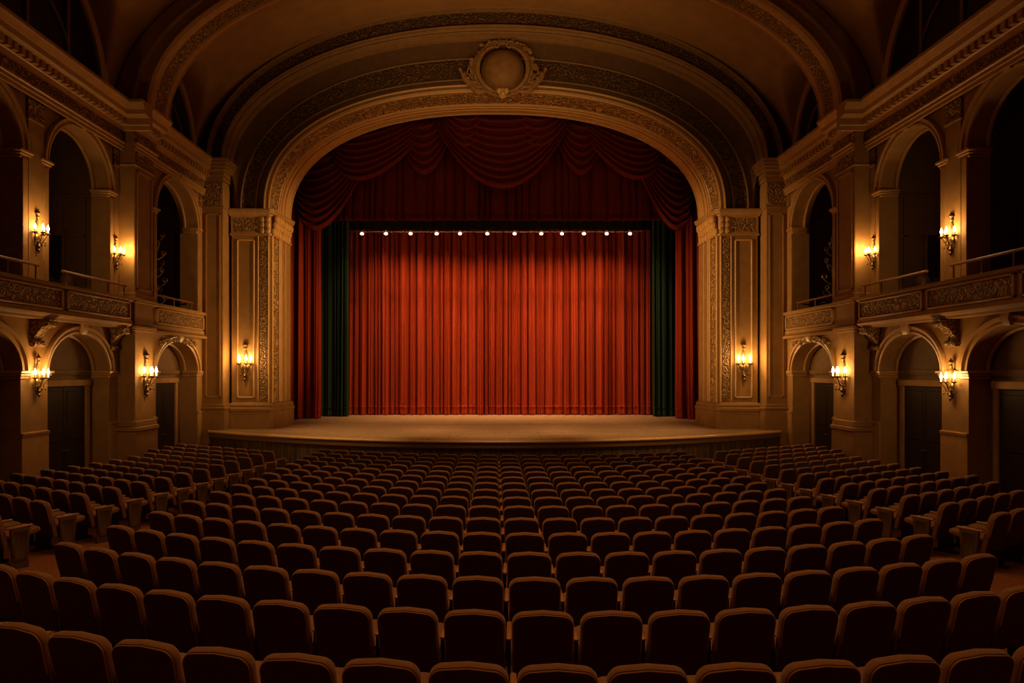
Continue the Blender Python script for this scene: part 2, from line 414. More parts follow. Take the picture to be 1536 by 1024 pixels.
    # niches behind the lower arches, with doors
    for X, opens, dep in ((W, OPEN_LOW['A'], 0.5), (Xb, OPEN_LOW['B'], 0.6)):
        for o in opens:
            xb = X+dep
            mb = MB()
            mb.quad((s*xb,o[0]-0.1,EZ-3.4),(s*xb,o[1]+0.1,EZ-3.4),(s*xb,o[1]+0.1,EZ+o[2]+o[3]+0.1),(s*xb,o[0]-0.1,EZ+o[2]+o[3]+0.1))
            run(mb, s, [(xb,-0.10),(xb-0.05,-0.10),(xb-0.08,-0.02),(xb-0.08,0.04),(xb,0.05)], o[0], o[1])
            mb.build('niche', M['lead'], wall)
            door_no[0] += 1
            c = (o[0]+o[1])/2; hw = 0.92
            fl = floor_z(s*X, c)
            d = empty('door_%d' % door_no[0], (s*xb, c, fl), 0, 'dark wooden double door under a low arch of the %s wall' % nm, kind='structure')
            H = EZ-0.40-fl
            mb = MB()
            x0, x1 = -s*0.10, 0.0
            mb.bbox(x0, x1, -hw-0.16, -hw, 0, H+0.16, 0.015); mb.bbox(x0, x1, hw, hw+0.16, 0, H+0.16, 0.015)
            mb.bbox(x0*1.2, x1, -hw-0.2, hw+0.2, H, H+0.18, 0.015)
            mb.build('door_frame', M['plaster'], d)
            for k in (-1, 1):
                mb = MB(); a, b = (-hw, -0.005) if k < 0 else (0.005, hw)
                mb.bbox(-s*0.05, 0, a, b, 0, H, 0.01)
                for z0, z1 in ((0.15, H*0.42), (H*0.47, H-0.12)):
                    mb.bbox(-s*0.065, -s*0.04, a+0.12, b-0.12, z0, z1, 0.012)
                lf = mb.build('door_leaf', M['door_wood'], d)
                mb = MB(); mb.sphere((-s*0.10, (b-0.06) if k < 0 else (a+0.06), 1.02), 0.03, 8, 6)
                mb.build('door_knob', M['bronze'], lf)
    # boxes behind the upper arches
    for X, d0, d1, dep in ((W+0.5, 12.4, 15.9, 2.6), (W+0.5, 16.0, 19.35, 2.6), (Xb+0.6, 20.7, 24.4, 2.4)):
        mb = MB(); xb = X+dep
        zf, zc = BAL_T-0.55, 6.75
        P = lambda x, d, z: (s*x, d, EZ+z)
        mb.quad(P(xb,d0,zf),P(xb,d1,zf),P(xb,d1,zc),P(xb,d0,zc)); mb.quad(P(X,d0,zf),P(xb,d0,zf),P(xb,d0,zc),P(X,d0,zc))
        mb.quad(P(X,d1,zf),P(xb,d1,zf),P(xb,d1,zc),P(X,d1,zc)); mb.quad(P(X,d0,zc),P(X,d1,zc),P(xb,d1,zc),P(xb,d0,zc))
        mb.quad(P(X-0.5,d0,zf),P(X-0.5,d1,zf),P(xb,d1,zf),P(xb,d0,zf))
        # panelling on the far side of the box
        for z0, z1 in ((zf,zf+0.12),(5.05,5.13),(3.9,3.95)):
            mb.box(min(s*(X),s*xb), max(s*X,s*xb), d1-0.05, d1, EZ+z0, EZ+z1)
            mb.box(min(s*(xb-0.05),s*xb), max(s*(xb-0.05),s*xb), d0, d1, EZ+z0, EZ+z1)
        for x in (X+0.35, X+1.0, X+1.75, xb-0.3):
            mb.box(min(s*x,s*(x+0.07)), max(s*x,s*(x+0.07)), d1-0.05, d1, EZ+zf, EZ+5.05)
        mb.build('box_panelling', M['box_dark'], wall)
        door_no[0] += 1
        dr = empty('door_%d' % door_no[0], (s*(X+1.38), d1-0.05, EZ+zf), 0, 'dark door inside a balcony box of the %s wall' % nm, kind='structure')
        mb = MB(); mb.bbox(-0.38,0.38,-0.04,0.0,0.0,2.35,0.01); lf = mb.build('door_leaf', M['door_wood'], dr)
        mb = MB(); mb.sphere((0.3,-0.06,1.0), 0.03, 8, 6); mb.build('door_knob', M['bronze'], lf)
        mb = MB(); mb.bbox(-0.46,-0.38,-0.07,0,0,2.43,0.01); mb.bbox(0.38,0.46,-0.07,0,0,2.43,0.01); mb.bbox(-0.5,0.5,-0.08,0,2.35,2.5,0.01)
        mb.build('door_frame', M['box_dark'], dr)
    # lunette windows above the cornice
    for X, dc, hw, rise in ((W-0.02, 15.6, 3.0, 3.0), (W-0.02, 22.5, 1.70, 2.45)):
        win_no[0] += 1
        w = empty('window_%d' % win_no[0], (s*X, dc, EZ+7.7), 0, 'dark arched lunette window above the %s cornice' % nm, kind='structure')
        n = 30
        pts = [(hw*math.cos(PI-PI*i/n), rise*math.sin(PI-PI*i/n)) for i in range(n+1)]
        mb = MB(); mb.add([(0,d,z) for d, z in pts], [tuple(range(n+1))]); mb.build('window_glass', M['glass_dark'], w, smooth=0)
        mb = MB(); nr = contour_normals(pts)
        mb.rings([[(-s*p, d+nd*o, z+nz*o) for o, p in ((-0.05,0),(-0.05,0.08),(0.10,0.12),(0.12,0.06),(0.26,0.08),(0.28,0))] for (d,z),(nd,nz) in zip(pts,nr)], cap=True)
        mb.build('window_frame', M['moulding'], w)
        mb = MB(); k = 4 if hw > 2 else 2
        for i in range(1, k):
            d = -hw + 2*hw*i/k; h = rise*math.sqrt(max(0,1-(d/hw)**2))
            mb.box(min(0,-s*0.06), max(0,-s*0.06), d-0.05, d+0.05, 0, h)
        for q in (0.55,):
            pp = [(d*q, z*q) for d, z in pts]; nr2 = contour_normals(pp)
            mb.rings([[(-s*p, d+nd*o, z+nz*o) for o, p in ((-0.03,0.0),(-0.03,0.05),(0.03,0.05),(0.03,0))] for (d,z),(nd,nz) in zip(pp,nr2)], cap=True)
        mb.build('window_mullion', M['lead'], w)
    # corner pilaster next to the proscenium
    mb = MB()
    f = 24.5
    mb.bbox(s*9.98, s*10.9, f, 25.4, EZ-3.2, EZ+7.0, 0.02)
    for z0, z1, e in ((-2.7,-1.40,0.08),(-1.40,-1.30,0.11),(-1.30,-1.20,0.05),(6.0,6.08,0.05)):
        mb.bbox(s*(9.98-e), s*10.9, f-e, 25.4, EZ+z0, EZ+z1, 0.015)
    for z0, z1, e in ((7.0,7.14,0.08),(7.14,7.3,0.16),(7.3,7.4,0.34),(7.4,7.52,0.42),(7.52,7.62,0.5),(7.62,7.70,0.55)):
        mb.bbox(s*(9.98-e*0.6), s*10.9, f-e, 25.4, EZ+z0, EZ+z1, 0.012)
    mb.build('corner_pilaster', M['plaster'], wall)
    mb = MB()
    for a, b, c, d in ((10.08,10.62,-0.95,-0.90),(10.08,10.62,5.75,5.8),(10.08,10.12,-0.95,5.8),(10.58,10.62,-0.95,5.8)):
        mb.box(min(s*a,s*b), max(s*a,s*b), f-0.025, f+0.01, EZ+c, EZ+d)
    mb.build('panel_moulding', M['moulding'], wall)
    mb = MB(); mb.bbox(s*10.0, s*10.72, f-0.05, f+0.02, EZ+6.12, EZ+6.9, 0.015); mb.build('carved_panel', M['carved'], wall)
    return wall
walls = {s: side_wall(s) for s in (-1, 1)}

# balconies
def balcony(s):
    nm = side_name[s]
    Xf = PIER[2]+0.02
    lab = 'long balcony front with carved panels on the %s wall, lower arches under it' % nm
    b = empty('balcony', (s*Xf, 15.0, EZ+BAL_B), 0, lab, 'balcony')
    def L(x, d, z): return (s*(x-Xf), d-15.0, z-BAL_B)
    def runl(mb, prof, d0, d1):
        mb.rings([[L(x, d, z) for x, z in prof] for d in (d0, d1)], cap=True)
    a, e = 2.0, 19.35
    mb = MB()
    runl(mb, [(W-0.01,BAL_B),(Xf+0.12,BAL_B),(Xf+0.10,1.30),(Xf+0.02,1.33),(Xf-0.02,1.38),(Xf,1.42),(Xf,1.48),(Xf+0.03,1.50),(Xf+0.03,2.0),(Xf,2.02),(Xf-0.05,2.06),(Xf-0.05,BAL_T),(Xf+0.45,BAL_T),(W-0.01,BAL_T-0.1)], a, e)
    mb.build('parapet', M['plaster'], b)
    edges = [e-0.12]
    for w in (3.0, 2.9, 2.9, 2.9, 2.9): edges.append(edges[-1]-w)
    for d1, d0 in zip(edges, edges[1:]):
        d0 += 0.14
        mb = MB(); x0, x1 = 0.0, s*0.04
        mb.bbox(s*(-0.005), s*0.04, d0-15+0.08, d1-15-0.08, 1.56-BAL_B, 1.94-BAL_B, 0.008); mb.build('carved_panel', M['carved'], b)
        mb = MB()
        for p, q, u, v in ((d0,d1,1.50,1.55),(d0,d1,1.95,2.0),(d0,d0+0.07,1.50,2.0),(d1-0.07,d1,1.50,2.0)):
            mb.bbox(s*(-0.035), s*0.04, p-15, q-15, u-BAL_B, v-BAL_B, 0.01)
        mb.build('panel_frame', M['moulding'], b)
    for d in (19.1, 15.93, 12.6):
        if d > 16.5: d = 19.12
        mb = MB(); n = 14                           # scrolled bracket under the balcony
        prof = []
        for i in range(n+1):
            t = i/n; prof.append((W-0.0-0.46*(1-t)**1.6-0.02, BAL_B-0.02-0.62*t))
        prof = [(W, BAL_B)] + [(Xf+0.05, BAL_B)] + prof + [(W, BAL_B-0.66)]
        mb.rings([[L(x, d+w, z) for x, z in prof] for w in (-0.15,0.15)], cap=True)
        mb.tube([L(Xf+0.12, d-0.18, BAL_B-0.10), L(Xf+0.12, d+0.18, BAL_B-0.10)], 0.09, 12)
        mb.tube([L(W-0.07, d-0.18, BAL_B-0.58), L(W-0.07, d+0.18, BAL_B-0.58)], 0.08, 12)
        mb.build('bracket', M['carved'], b)
    return b
def balconette(s):
    nm = side_name[s]; Xb = BAY_B[2]; Xf = Xb-0.14
    b = empty('balcony', (s*Xf, 22.5, EZ+BAL_B), 0, 'short balcony front between pier and proscenium on the %s wall' % nm, 'balcony')
    def L(x, d, z): return (s*(x-Xf), d-22.5, z-BAL_B)
    mb = MB()
    prof = [(Xb-0.01,BAL_B-0.06),(Xf-0.10,BAL_B-0.06),(Xf-0.10,1.27),(Xf-0.05,1.30),(Xf,1.36),(Xf,1.46),(Xf+0.03,1.48),(Xf+0.03,2.0),(Xf,2.02),(Xf-0.07,2.07),(Xf-0.07,BAL_T+0.02),(Xb-0.01,BAL_T+0.02)]
    mb.rings([[L(x, d, z) for x, z in prof] for d in (20.64, 24.36)], cap=True); mb.build('parapet', M['plaster'], b)
    mb = MB(); mb.bbox(s*(-0.008), s*0.05, 21.0-22.5, 24.2-22.5, 1.56-BAL_B, 1.94-BAL_B, 0.008); mb.build('carved_panel', M['carved'], b)
    mb = MB()
    for p, q, u, v in ((20.9,24.3,1.50,1.55),(20.9,24.3,1.95,2.0),(20.9,20.97,1.50,2.0),(24.23,24.3,1.50,2.0)):
        mb.bbox(s*(-0.035), s*0.04, p-22.5, q-22.5, u-BAL_B, v-BAL_B, 0.01)
    mb.build('panel_frame', M['moulding'], b)
def rail(s, d0, d1, X, h, posts, lab):
    r = empty('balcony_rail', (s*X, (d0+d1)/2, EZ+BAL_T), 0, lab, 'railing')
    c = (d0+d1)/2
    mb = MB(); mb.tube([(0,d0-c,h),(0,d1-c,h)], 0.035, 8); mb.build('handrail', M['rail_wood'], r)
    for p in posts:
        mb = MB(); mb.tube([(0,p-c,0.006),(0,p-c,h-0.03)], 0.02, 8); mb.lathe([(0.04,0),(0.04,0.02),(0.02,0.04)], (0,p-c,0.006), 10)
        mb.build('post', M['rail_wood'], r)
for s in (-1, 1):
    balcony(s); balconette(s)
    nm = side_name[s]
    rail(s, 16.45, 19.3, PIER[2]+0.17, 0.36, (16.6,17.5,18.4,19.2), 'thin red-brown handrail on the %s balcony, in front of the wide arch beside the pier' % nm)
    rail(s, 12.6, 15.6, PIER[2]+0.17, 0.36, (12.8,13.7,14.6,15.5), 'thin red-brown handrail on the %s balcony, before the arch cut by the picture edge' % nm)
    rail(s, 21.2, 24.0, BAY_B[2]+0.12, 0.34, (21.3,22.6,23.9), 'short red-brown handrail in the %s arch next to the proscenium' % nm)

# chairs standing in the boxes
def box_chair():
    r = empty('box_armchair', (0,0,0))
    mb = MB(); n = 14
    def ring(y, e):
        pts = []
        for i in range(n+1):
            a = PI*i/n; pts.append(((0.34-e)*math.cos(a), y, 0.85+(0.22-e)*math.sin(a)))
        return [(0.34-e,y,0.42)] + pts + [(-0.34+e,y,0.42)]
    mb.rings([ring(-0.10,0.05),ring(-0.08,0.0),ring(0.02,0.0),ring(0.05,0.05)], cap=True); mb.build('backrest', M['box_seat'], r)
    mb = MB(); mb.bbox(-0.33,0.33,0.06,0.58,0.34,0.48,0.04); mb.build('seat', M['box_seat'], r)
    for k in (-1,1):
        mb = MB(); mb.bbox(k*0.34,k*0.41,-0.06,0.5,0.30,0.66,0.03); mb.build('armrest', M['box_seat'], r)
        for y in (0.0,0.5):
            mb = MB(); mb.lathe([(0.022,0),(0.03,0.15),(0.035,0.33)], (k*0.30,y,0), 8); mb.build('leg', M['door_wood'], r)
    return r
proto = None
for s in (-1, 1):
    nm = side_name[s]
    spots = [(18.85,12.55,0.30,'deep in the wide upper arch beside the pier'),(18.45,11.78,-0.1,'behind the handrail of the wide upper arch')]
    if s > 0: spots.append((15.15,12.15,0.2,'in the upper arch cut by the picture edge'))
    for d, x, rz, what in spots:
        c = box_chair() if proto is None else copy_tree(proto)
        proto = proto or c
        c.location = (s*x, d, EZ+BAL_T-0.535); c.rotation_euler = (0,0, s*(PI/2+rz))
        tag(c, 'dark rounded armchair on the %s balcony %s' % (nm, what), 'armchair', 'armchairs in the balcony boxes')

# dark scrolled ironwork standing in the arches next to the proscenium
def scroll_stand(s):
    r = empty('scrollwork_stand', (s*11.92, 23.45, EZ+BAL_T-0.535), 0, 'dark ornate scrollwork stand inside the %s upper arch next to the proscenium' % side_name[s], 'ornament')
    rnd = random.Random(5)
    mb = MB(); mb.tube([(0,0,0.06),(0,0,3.3)], [0.05,0.03], 8); mb.build('stem', M['bronze'], r)
    mb = MB(); mb.lathe([(0.36,0),(0.34,0.06),(0.12,0.12),(0.06,0.3)], (0,0,0), 14); mb.build('base', M['bronze'], r)
    for i in range(22):
        mb = MB(); z = 0.5+2.7*i/22; a0 = i*2.4; L = 0.55*(1-0.35*i/22); pts = []
        for k in range(22):
            t = k/21; th = t*5.6; rr = L*0.30*(1-0.75*t)
            cx = L*0.55*min(1,t*3) ; px = cx + rr*math.sin(th); pz = z + 0.3*L*min(1,t*3) - rr*math.cos(th)
            pts.append((px*math.cos(a0), px*math.sin(a0), pz))
        mb.tube(pts, [0.028*(1-0.5*k/21) for k in range(22)], 6)
        e = pts[-1]; mb.sphere(e, 0.045, 7, 5)
        mb.build('scroll', M['bronze'], r)
for s in (-1, 1): scroll_stand(s)

# ------------------------------------------------------------------ ceiling vault
VA, VB, VS = 11.06, 5.75, 7.6
def vault_z(x, d):
    z = VS + VB*math.sqrt(max(0.0, 1-(x/VA)**2))
    for dc, h, r in ((15.6,3.25,3.3),(22.5,1.95,2.75),(8.6,3.25,3.3),(1.6,3.25,3.3)):
        q = 1-((d-dc)/h)**2
        if q > 0: z = max(z, VS + r*math.sqrt(q))
    return z
mb = MB(); rows = []
ND, NX = 300, 180
for j in range(ND+1):
    d = -4 + 29.6*j/ND
    rows.append([(11.02*math.sin(-PI/2+PI*i/NX), d, EZ+vault_z(11.02*math.sin(-PI/2+PI*i/NX), d)) for i in range(NX+1)])
mb.rings(rows, closed=False)
ceiling = tag(mb.build('ceiling', M['vault'], smooth=50), 'brown plaster barrel vault with groins over the lunettes', kind='structure')
def ellipse_pts(a, zs, za, n=2.0, k=72):
    pts = []
    for i in range(k+1):
        t = PI - PI*i/k; c, si = math.cos(t), max(0.0, math.sin(t))
        pts.append((a*math.copysign(abs(c)**(2/n), c), zs+(za-zs)*si**(2/n)))
    return pts
def arch_loft(mb, stations, k=96):
    """stations: (half width, spring z, apex z, exponent, depth); one surface from the first to the last"""
    rs = []
    for a, zs, za, n, d in stations:
        rs.append([(x, d, EZ+z) for x, z in ellipse_pts(a, zs, za, n, k)])
    mb.rings(rs, closed=False)
trim_no[0] += 1
rib = empty('trim_%d' % trim_no[0], (0,0,0), 0, 'broad moulded ceiling arch springing from the two piers', kind='structure')
mb = MB(); arch_loft(mb, [(11.0,7.6,13.3,2,19.3),(10.55,7.68,13.0,2,19.3),(10.5,7.68,12.95,2,19.22),(10.42,7.68,12.88,2,19.22),(10.38,7.68,12.85,2,19.32),(10.15,7.7,12.7,2,19.34),(10.12,7.7,12.66,2,19.28),(10.05,7.7,12.6,2,19.28),(10.02,7.7,12.56,2,19.4)])
arch_loft(mb, [(10.02,7.7,12.56,2,20.42),(10.05,7.7,12.6,2,20.6),(10.5,7.68,12.95,2,20.62),(11.0,7.6,13.3,2,20.6)])
mb.build('arch_face', M['vault'], rib)
mb = MB(); arch_loft(mb, [(10.02,7.7,12.56,2,19.4),(9.98,7.7,12.5,2,19.48),(9.98,7.7,12.5,2,19.6),(10.02,7.7,12.56,2,19.62)])
arch_loft(mb, [(10.02,7.7,12.56,2,20.2),(9.98,7.7,12.5,2,20.24),(9.98,7.7,12.5,2,20.36),(10.02,7.7,12.56,2,20.42)])
mb.build('arch_bead', M['moulding'], rib)
mb = MB(); arch_loft(mb, [(10.02,7.7,12.56,2,19.6),(10.02,7.7,12.56,2,20.22)]); mb.build('carved_soffit', M['carved'], rib)

# wall behind the audience
mb = MB(); mb.quad((-11.6,-4,EZ-3.4),(11.6,-4,EZ-3.4),(11.6,-4,EZ+13.6),(-11.6,-4,EZ+13.6))
tag(mb.build('wall_back', M['plaster']), 'plain plaster wall behind the audience', kind='structure')
# wall strips beside the proscenium and the stage house behind it
mb = MB()
for s in (-1, 1):
    mb.quad((s*8.6,25.35,EZ-3.2),(s*11.5,25.35,EZ-3.2),(s*11.5,25.35,EZ+8.2),(s*8.6,25.35,EZ+8.2))
tag(mb.build('wall_front', M['plaster']), 'plaster wall strips on both sides of the proscenium pillars', kind='structure')
mb = MB()
SH = 13.0
mb.quad((-12.5,34.5,EZ-3.2),(12.5,34.5,EZ-3.2),(12.5,34.5,EZ+SH),(-12.5,34.5,EZ+SH))
for s in (-1,1): mb.quad((s*12.5,26.2,EZ-3.2),(s*12.5,34.5,EZ-3.2),(s*12.5,34.5,EZ+SH),(s*12.5,26.2,EZ+SH))
mb.quad((-12.5,26.2,EZ+SH),(12.5,26.2,EZ+SH),(12.5,34.5,EZ+SH),(-12.5,34.5,EZ+SH))
tag(mb.build('wall_stage', M['black_cloth']), 'black walls of the stage house behind the curtains', kind='structure')

# ------------------------------------------------------------------ proscenium arch
pros = empty('proscenium_arch', (0, 25, EZ-2.15), 0, 'wide gilded proscenium arch on carved pillars framing the stage', 'arch')
pros_off = (0, -25, -(EZ-2.15))
def pbuild(mb, name, mat, parent=pros, smooth=35):
    mb.v = [(x, y-25, z-(EZ-2.15)) for x, y, z in mb.v]
    return mb.build(name, mat, parent, smooth)
ZS = 6.05; NE = 2.3
mb = MB(); arch_loft(mb, [(10.60,7.7,13.45,2.05,25.3),(10.60,7.7,13.42,2.05,24.55),(10.55,7.7,13.36,2.05,24.48),(10.48,7.7,13.28,2.05,24.50),(10.46,7.7,13.25,2.05,24.6)])
arch_loft(mb, [(10.06,7.7,12.74,2.05,24.6),(10.04,7.7,12.72,2.05,24.52),(9.98,7.7,12.64,2.05,24.52),(9.95,7.65,12.58,2.05,24.62),(9.90,7.6,12.5,2.1,24.66),(9.88,7.5,12.45,2.1,24.78),(9.84,7.4,12.37,2.1,24.80),(9.82,7.3,12.34,2.1,24.92)])
pbuild(mb, 'outer_moulding', M['moulding_dark'])
mb = MB(); arch_loft(mb, [(10.46,7.7,13.25,2.05,24.6),(10.06,7.7,12.74,2.05,24.6)]); pbuild(mb, 'outer_carved_band', M['carved_dark'])
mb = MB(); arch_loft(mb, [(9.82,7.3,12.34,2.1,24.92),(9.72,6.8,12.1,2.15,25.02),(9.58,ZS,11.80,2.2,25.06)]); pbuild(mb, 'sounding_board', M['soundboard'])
mb = MB(); arch_loft(mb, [(9.50,ZS,11.72,2.25,25.05),(9.06,ZS,11.02,2.25,25.03)]); pbuild(mb, 'inner_carved_band', M['carved_dark'])
mb = MB(); arch_loft(mb, [(9.58,ZS,11.80,2.2,25.06),(9.55,ZS,11.77,2.2,25.0),(9.50,ZS,11.72,2.25,25.05)])
arch_loft(mb, [(9.06,ZS,11.02,2.25,25.03),(9.0,ZS,10.98,2.3,24.97),(8.92,ZS,10.92,2.3,24.95),(8.86,ZS,10.88,2.3,25.02),(8.62,ZS,10.70,2.3,25.02)])
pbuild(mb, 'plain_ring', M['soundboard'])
mb = MB(); arch_loft(mb, [(8.62,ZS,10.70,NE,25.02),(8.60,ZS,10.68,NE,24.90),(8.55,ZS,10.64,NE,24.86),(8.52,ZS,10.58,NE,24.92),(8.50,ZS,10.54,NE,24.98),(8.47,ZS,10.52,NE,24.92),(8.43,ZS,10.48,NE,24.94),(8.41,ZS,10.42,NE,25.02)])
pbuild(mb, 'front_moulding', M['moulding_dark'])
mb = MB(); arch_loft(mb, [(8.40,ZS,10.40,NE,25.88),(8.36,ZS,10.37,NE,25.92),(8.33,ZS,10.36,NE,26.0),(8.36,ZS,10.40,NE,26.06),(8.36,ZS,10.41,NE,26.14),(8.32,ZS,10.38,NE,26.18),(8.30,ZS,10.38,NE,26.28),(8.34,ZS,10.44,NE,26.34),(8.33,ZS,10.46,NE,26.8),(8.29,ZS,10.44,NE,26.86),(8.27,ZS,10.45,NE,27.0),(8.5,ZS,10.8,NE,27.05)])
pbuild(mb, 'gilded_moulding', M['gilt'])
def bead(mb, a, za, n, d, r, zs=ZS):
    mb.tube([(x, d, EZ+z) for x, z in ellipse_pts(a, zs, za, n, 110)], r, 7)
mb = MB()
for a, za, d, r in ((8.60,10.68,24.88,0.045),(8.50,10.54,24.92,0.035),(8.44,10.47,24.90,0.04),(8.36,10.37,25.94,0.045),(8.33,10.36,26.14,0.05),(8.30,10.36,26.40,0.04),(8.27,10.43,26.98,0.04)):
    bead(mb, a, za, NE, d, r)
pbuild(mb, 'bead_moulding', M['gilt'])
mb = MB(); bead(mb, 8.93, 10.93, 2.3, 24.95, 0.03); bead(mb, 9.52, 11.74, 2.25, 25.0, 0.03)
for a, za, d, r in ((10.56,13.36,24.46,0.05),(10.03,12.71,24.50,0.045),(9.92,12.53,24.62,0.04)): bead(mb, a, za, 2.05, d, r, 7.7)
pbuild(mb, 'outer_bead', M['moulding_dark'])
mb = MB(); arch_loft(mb, [(8.41,ZS,10.42,NE,25.02),(8.40,ZS,10.40,NE,25.88)]); pbuild(mb, 'carved_reveal', M['carved_fine'])
# back masonry of the arch, closing the stage house above the opening
mb = MB(); arch_loft(mb, [(8.5,ZS,10.8,NE,27.05),(12.4,ZS,16,2.3,27.06)]); pbuild(mb, 'arch_back', M['black_cloth'])
ZB = -2.15
for s in (-1, 1):
    def plan(e, z, zz=None):
        # plan of the pillar from the outside, round the corner, back along the reveal
        p = [(9.86+e,25.5),(9.86+e,25.0-e),(8.48-e*0.6,25.0-e),(8.42-e,25.06-e*0.6),(8.40-e,25.95),(8.33-e,26.0),(8.30-e,26.25),(8.33-e,26.3),(8.30-e,26.9),(8.28-e,27.0),(8.28-e,27.05),(9.5,27.05)]
        return [(s*x, y, EZ+z) for x, y in p]
    mb = MB(); mb.rings([plan(0,ZB), plan(0,5.1)], cap=True)
    pil = pbuild(mb, 'pillar', M['plaster'], smooth=25)
    mb = MB(); lv = [(0.14,ZB),(0.14,-1.50),(0.17,-1.47),(0.17,-1.38),(0.10,-1.33),(0.12,-1.28),(0.10,-1.22),(0.03,-1.18),(0.0,-1.16)]
    mb.rings([plan(e,z) for e,z in lv], cap=True); pbuild(mb, 'base', M['plaster'], pil, 25)
    mb = MB(); lv = [(0.0,5.08),(0.05,5.10),(0.05,5.17),(0.02,5.19),(0.02,5.80),(0.06,5.82),(0.08,5.88),(0.14,5.92),(0.16,5.98),(0.18,6.0),(0.18,6.07),(0.0,6.08)]
    mb.rings([plan(e,z) for e,z in lv], cap=True); pbuild(mb, 'capital', M['moulding'], pil, 25)
    # carved leaves of the capital on the inner side
    mb = MB()
    for y in (25.15,25.45,25.75,26.1,26.45,26.8):
        for zz, o in ((5.25,0.04),(5.5,0.09),(5.72,0.15)):
            mb.sphere((s*(8.36-o), y+random.uniform(-.03,.03), EZ+zz), 0.16, 8, 6, (0.7,0.9,1.1))
    for x in (8.5,8.7):
        for zz in (5.28,5.5,5.7): mb.sphere((s*x, 24.96, EZ+zz), 0.10, 7, 5, (1,0.6,1.1))
    pbuild(mb, 'carved_leaves', M['gilt'], pil)
    def slab(x0,x1,z0,z1,name,mat,t=0.03):
        mb = MB(); mb.bbox(s*x0,s*x1,25-t,25.02,EZ+z0,EZ+z1,0.008); pbuild(mb,name,mat,pil)
    slab(8.92,9.78,5.24,5.74,'carved_frieze',M['carved'])
    slab(8.52,8.80,-1.05,5.02,'carved_strip',M['carved'])
    mb = MB()
    for a, b, c, d in ((9.0,9.66,-1.0,-0.94),(9.0,9.66,4.9,4.96),(9.0,9.05,-1.0,4.96),(9.61,9.66,-1.0,4.96),(8.84,8.88,-1.1,5.06),(8.455,8.50,-1.15,5.08)):
        mb.bbox(s*a,s*b,24.96,25.02,EZ+c,EZ+d,0.01)
    pbuild(mb, 'panel_moulding', M['gilt'], pil)
    mb = MB(); x = 8.41
    mb.bbox(s*(x-0.03), s*(x+0.03), 25.16, 25.82, EZ-1.05, EZ+5.02, 0.008); pbuild(mb, 'carved_reveal', M['carved_fine'], pil)
    mb = MB()
    for y, r in ((25.10,0.045),(25.90,0.05),(26.05,0.06),(26.25,0.05),(26.55,0.06),(26.92,0.07)):
        mb.tube([(s*8.37,y,EZ-1.16),(s*8.37,y,EZ+5.1)], r, 10)
    pbuild(mb, 'bead_moulding', M['gilt'], pil)

# cartouche over the keystone
ca = empty('cartouche', (0.30, 24.70, EZ+11.06), 0, 'carved cartouche with round boss and scrolls at the crown of the arch', 'ornament')
ca.scale = (0.92,0.92,0.92)
mb = MB(); mb.lathe([(0.84,-0.08),(0.86,0.0),(0.80,0.05),(0.77,0.12),(0.70,0.26),(0.58,0.40),(0.42,0.51),(0.22,0.58),(0.02,0.60)], (0,0,0.10), 40, axis='y'); mb.build('boss', M['boss'], ca)
rc = random.Random(4)
for k in (-1,1):
    mb = MB()
    for R0, dy, rr in ((0.93,-0.14,0.075),(1.06,-0.05,0.05)):
        pts = []; rad = []
        for i in range(40):
            t = i/39; a = math.radians(66 - 142*t)
            R_ = R0 + 0.08*math.sin(t*PI) + (0.10*(t-0.75) if t > 0.75 else 0)
            pts.append((k*R_*math.cos(a), dy-0.05*math.sin(t*PI), 0.12+R_*math.sin(a)*1.02)); rad.append(rr*(0.55+0.75*math.sin(t*PI)))
        mb.tube(pts, rad, 8)
    cur = []
    for q in range(22):                            # volute closing the scroll at its top
        th = q/21*6.4; r_ = 0.17*(1-0.035*q)
        cur.append((k*(0.30-0.02+r_*math.cos(th+0.6)), -0.12, 1.06+r_*math.sin(th+0.6)))
    mb.tube(cur, 0.04, 7)
    mb.build('scroll', M['cart'], ca)
    mb = MB()
    for q in range(4):                             # trailing strands down to the arch moulding
        pts = []
        for i in range(18):
            t = i/17; pts.append((k*(0.18+0.10*q+(0.95+0.05*q)*t), -0.12+0.03*q, -0.98+0.10*q+(0.62+0.10*q)*t**1.3-0.22*t**5))
        mb.tube(pts, [0.055-0.03*i/17 for i in range(18)], 7)
    for i in range(26):
        a = math.radians(rc.uniform(-20,75)); R_ = rc.uniform(1.08,1.34)
        mb.sphere((k*R_*math.cos(a), rc.uniform(-0.03,0.02), 0.12+0.98*R_*math.sin(a)), rc.uniform(0.05,0.12), 7, 5, (rc.uniform(0.8,1.5),0.5,rc.uniform(0.7,1.2)))
    for q in range(3):                             # curling acanthus leaves at the foot
        pts = []; rad = []
        for i in range(20):
            t = i/19; th = t*3.4
            pts.append((k*(0.62+0.16*q+0.80*t+0.10*math.sin(th)), -0.16+0.05*q, -0.80+0.20*q+0.42*t-0.16*math.sin(th*1.1))); rad.append(0.10*math.sin(PI*(0.12+0.86*t))+0.015)
        mb.tube(pts, rad, 8)
        mb.sphere(pts[-1], 0.075, 8, 6)
    mb.tube([(k*(1.15+0.4*t/9),0.0,0.55-0.75*t/9-0.1*math.sin(t)) for t in range(10)], [0.06-0.004*t for t in range(10)], 7)
    mb.build('wing', M['cart'], ca)
mb = MB()
for i in range(9):
    a = math.radians(54+9*i)
    mb.sphere((0.92*math.cos(a), -0.02, 0.20+1.02*math.sin(a)), 0.10+0.03*(i%2), 8, 6, (0.8,0.6,1.2))
mb.build('crest', M['cart'], ca)
mb = MB(); mb.sphere((0,-0.20,-0.90), 0.20, 12, 10, (0.95,0.8,1.1)); mb.sphere((0.14,-0.28,-0.84),0.12,8,6); mb.sphere((-0.14,-0.28,-0.84),0.12,8,6)
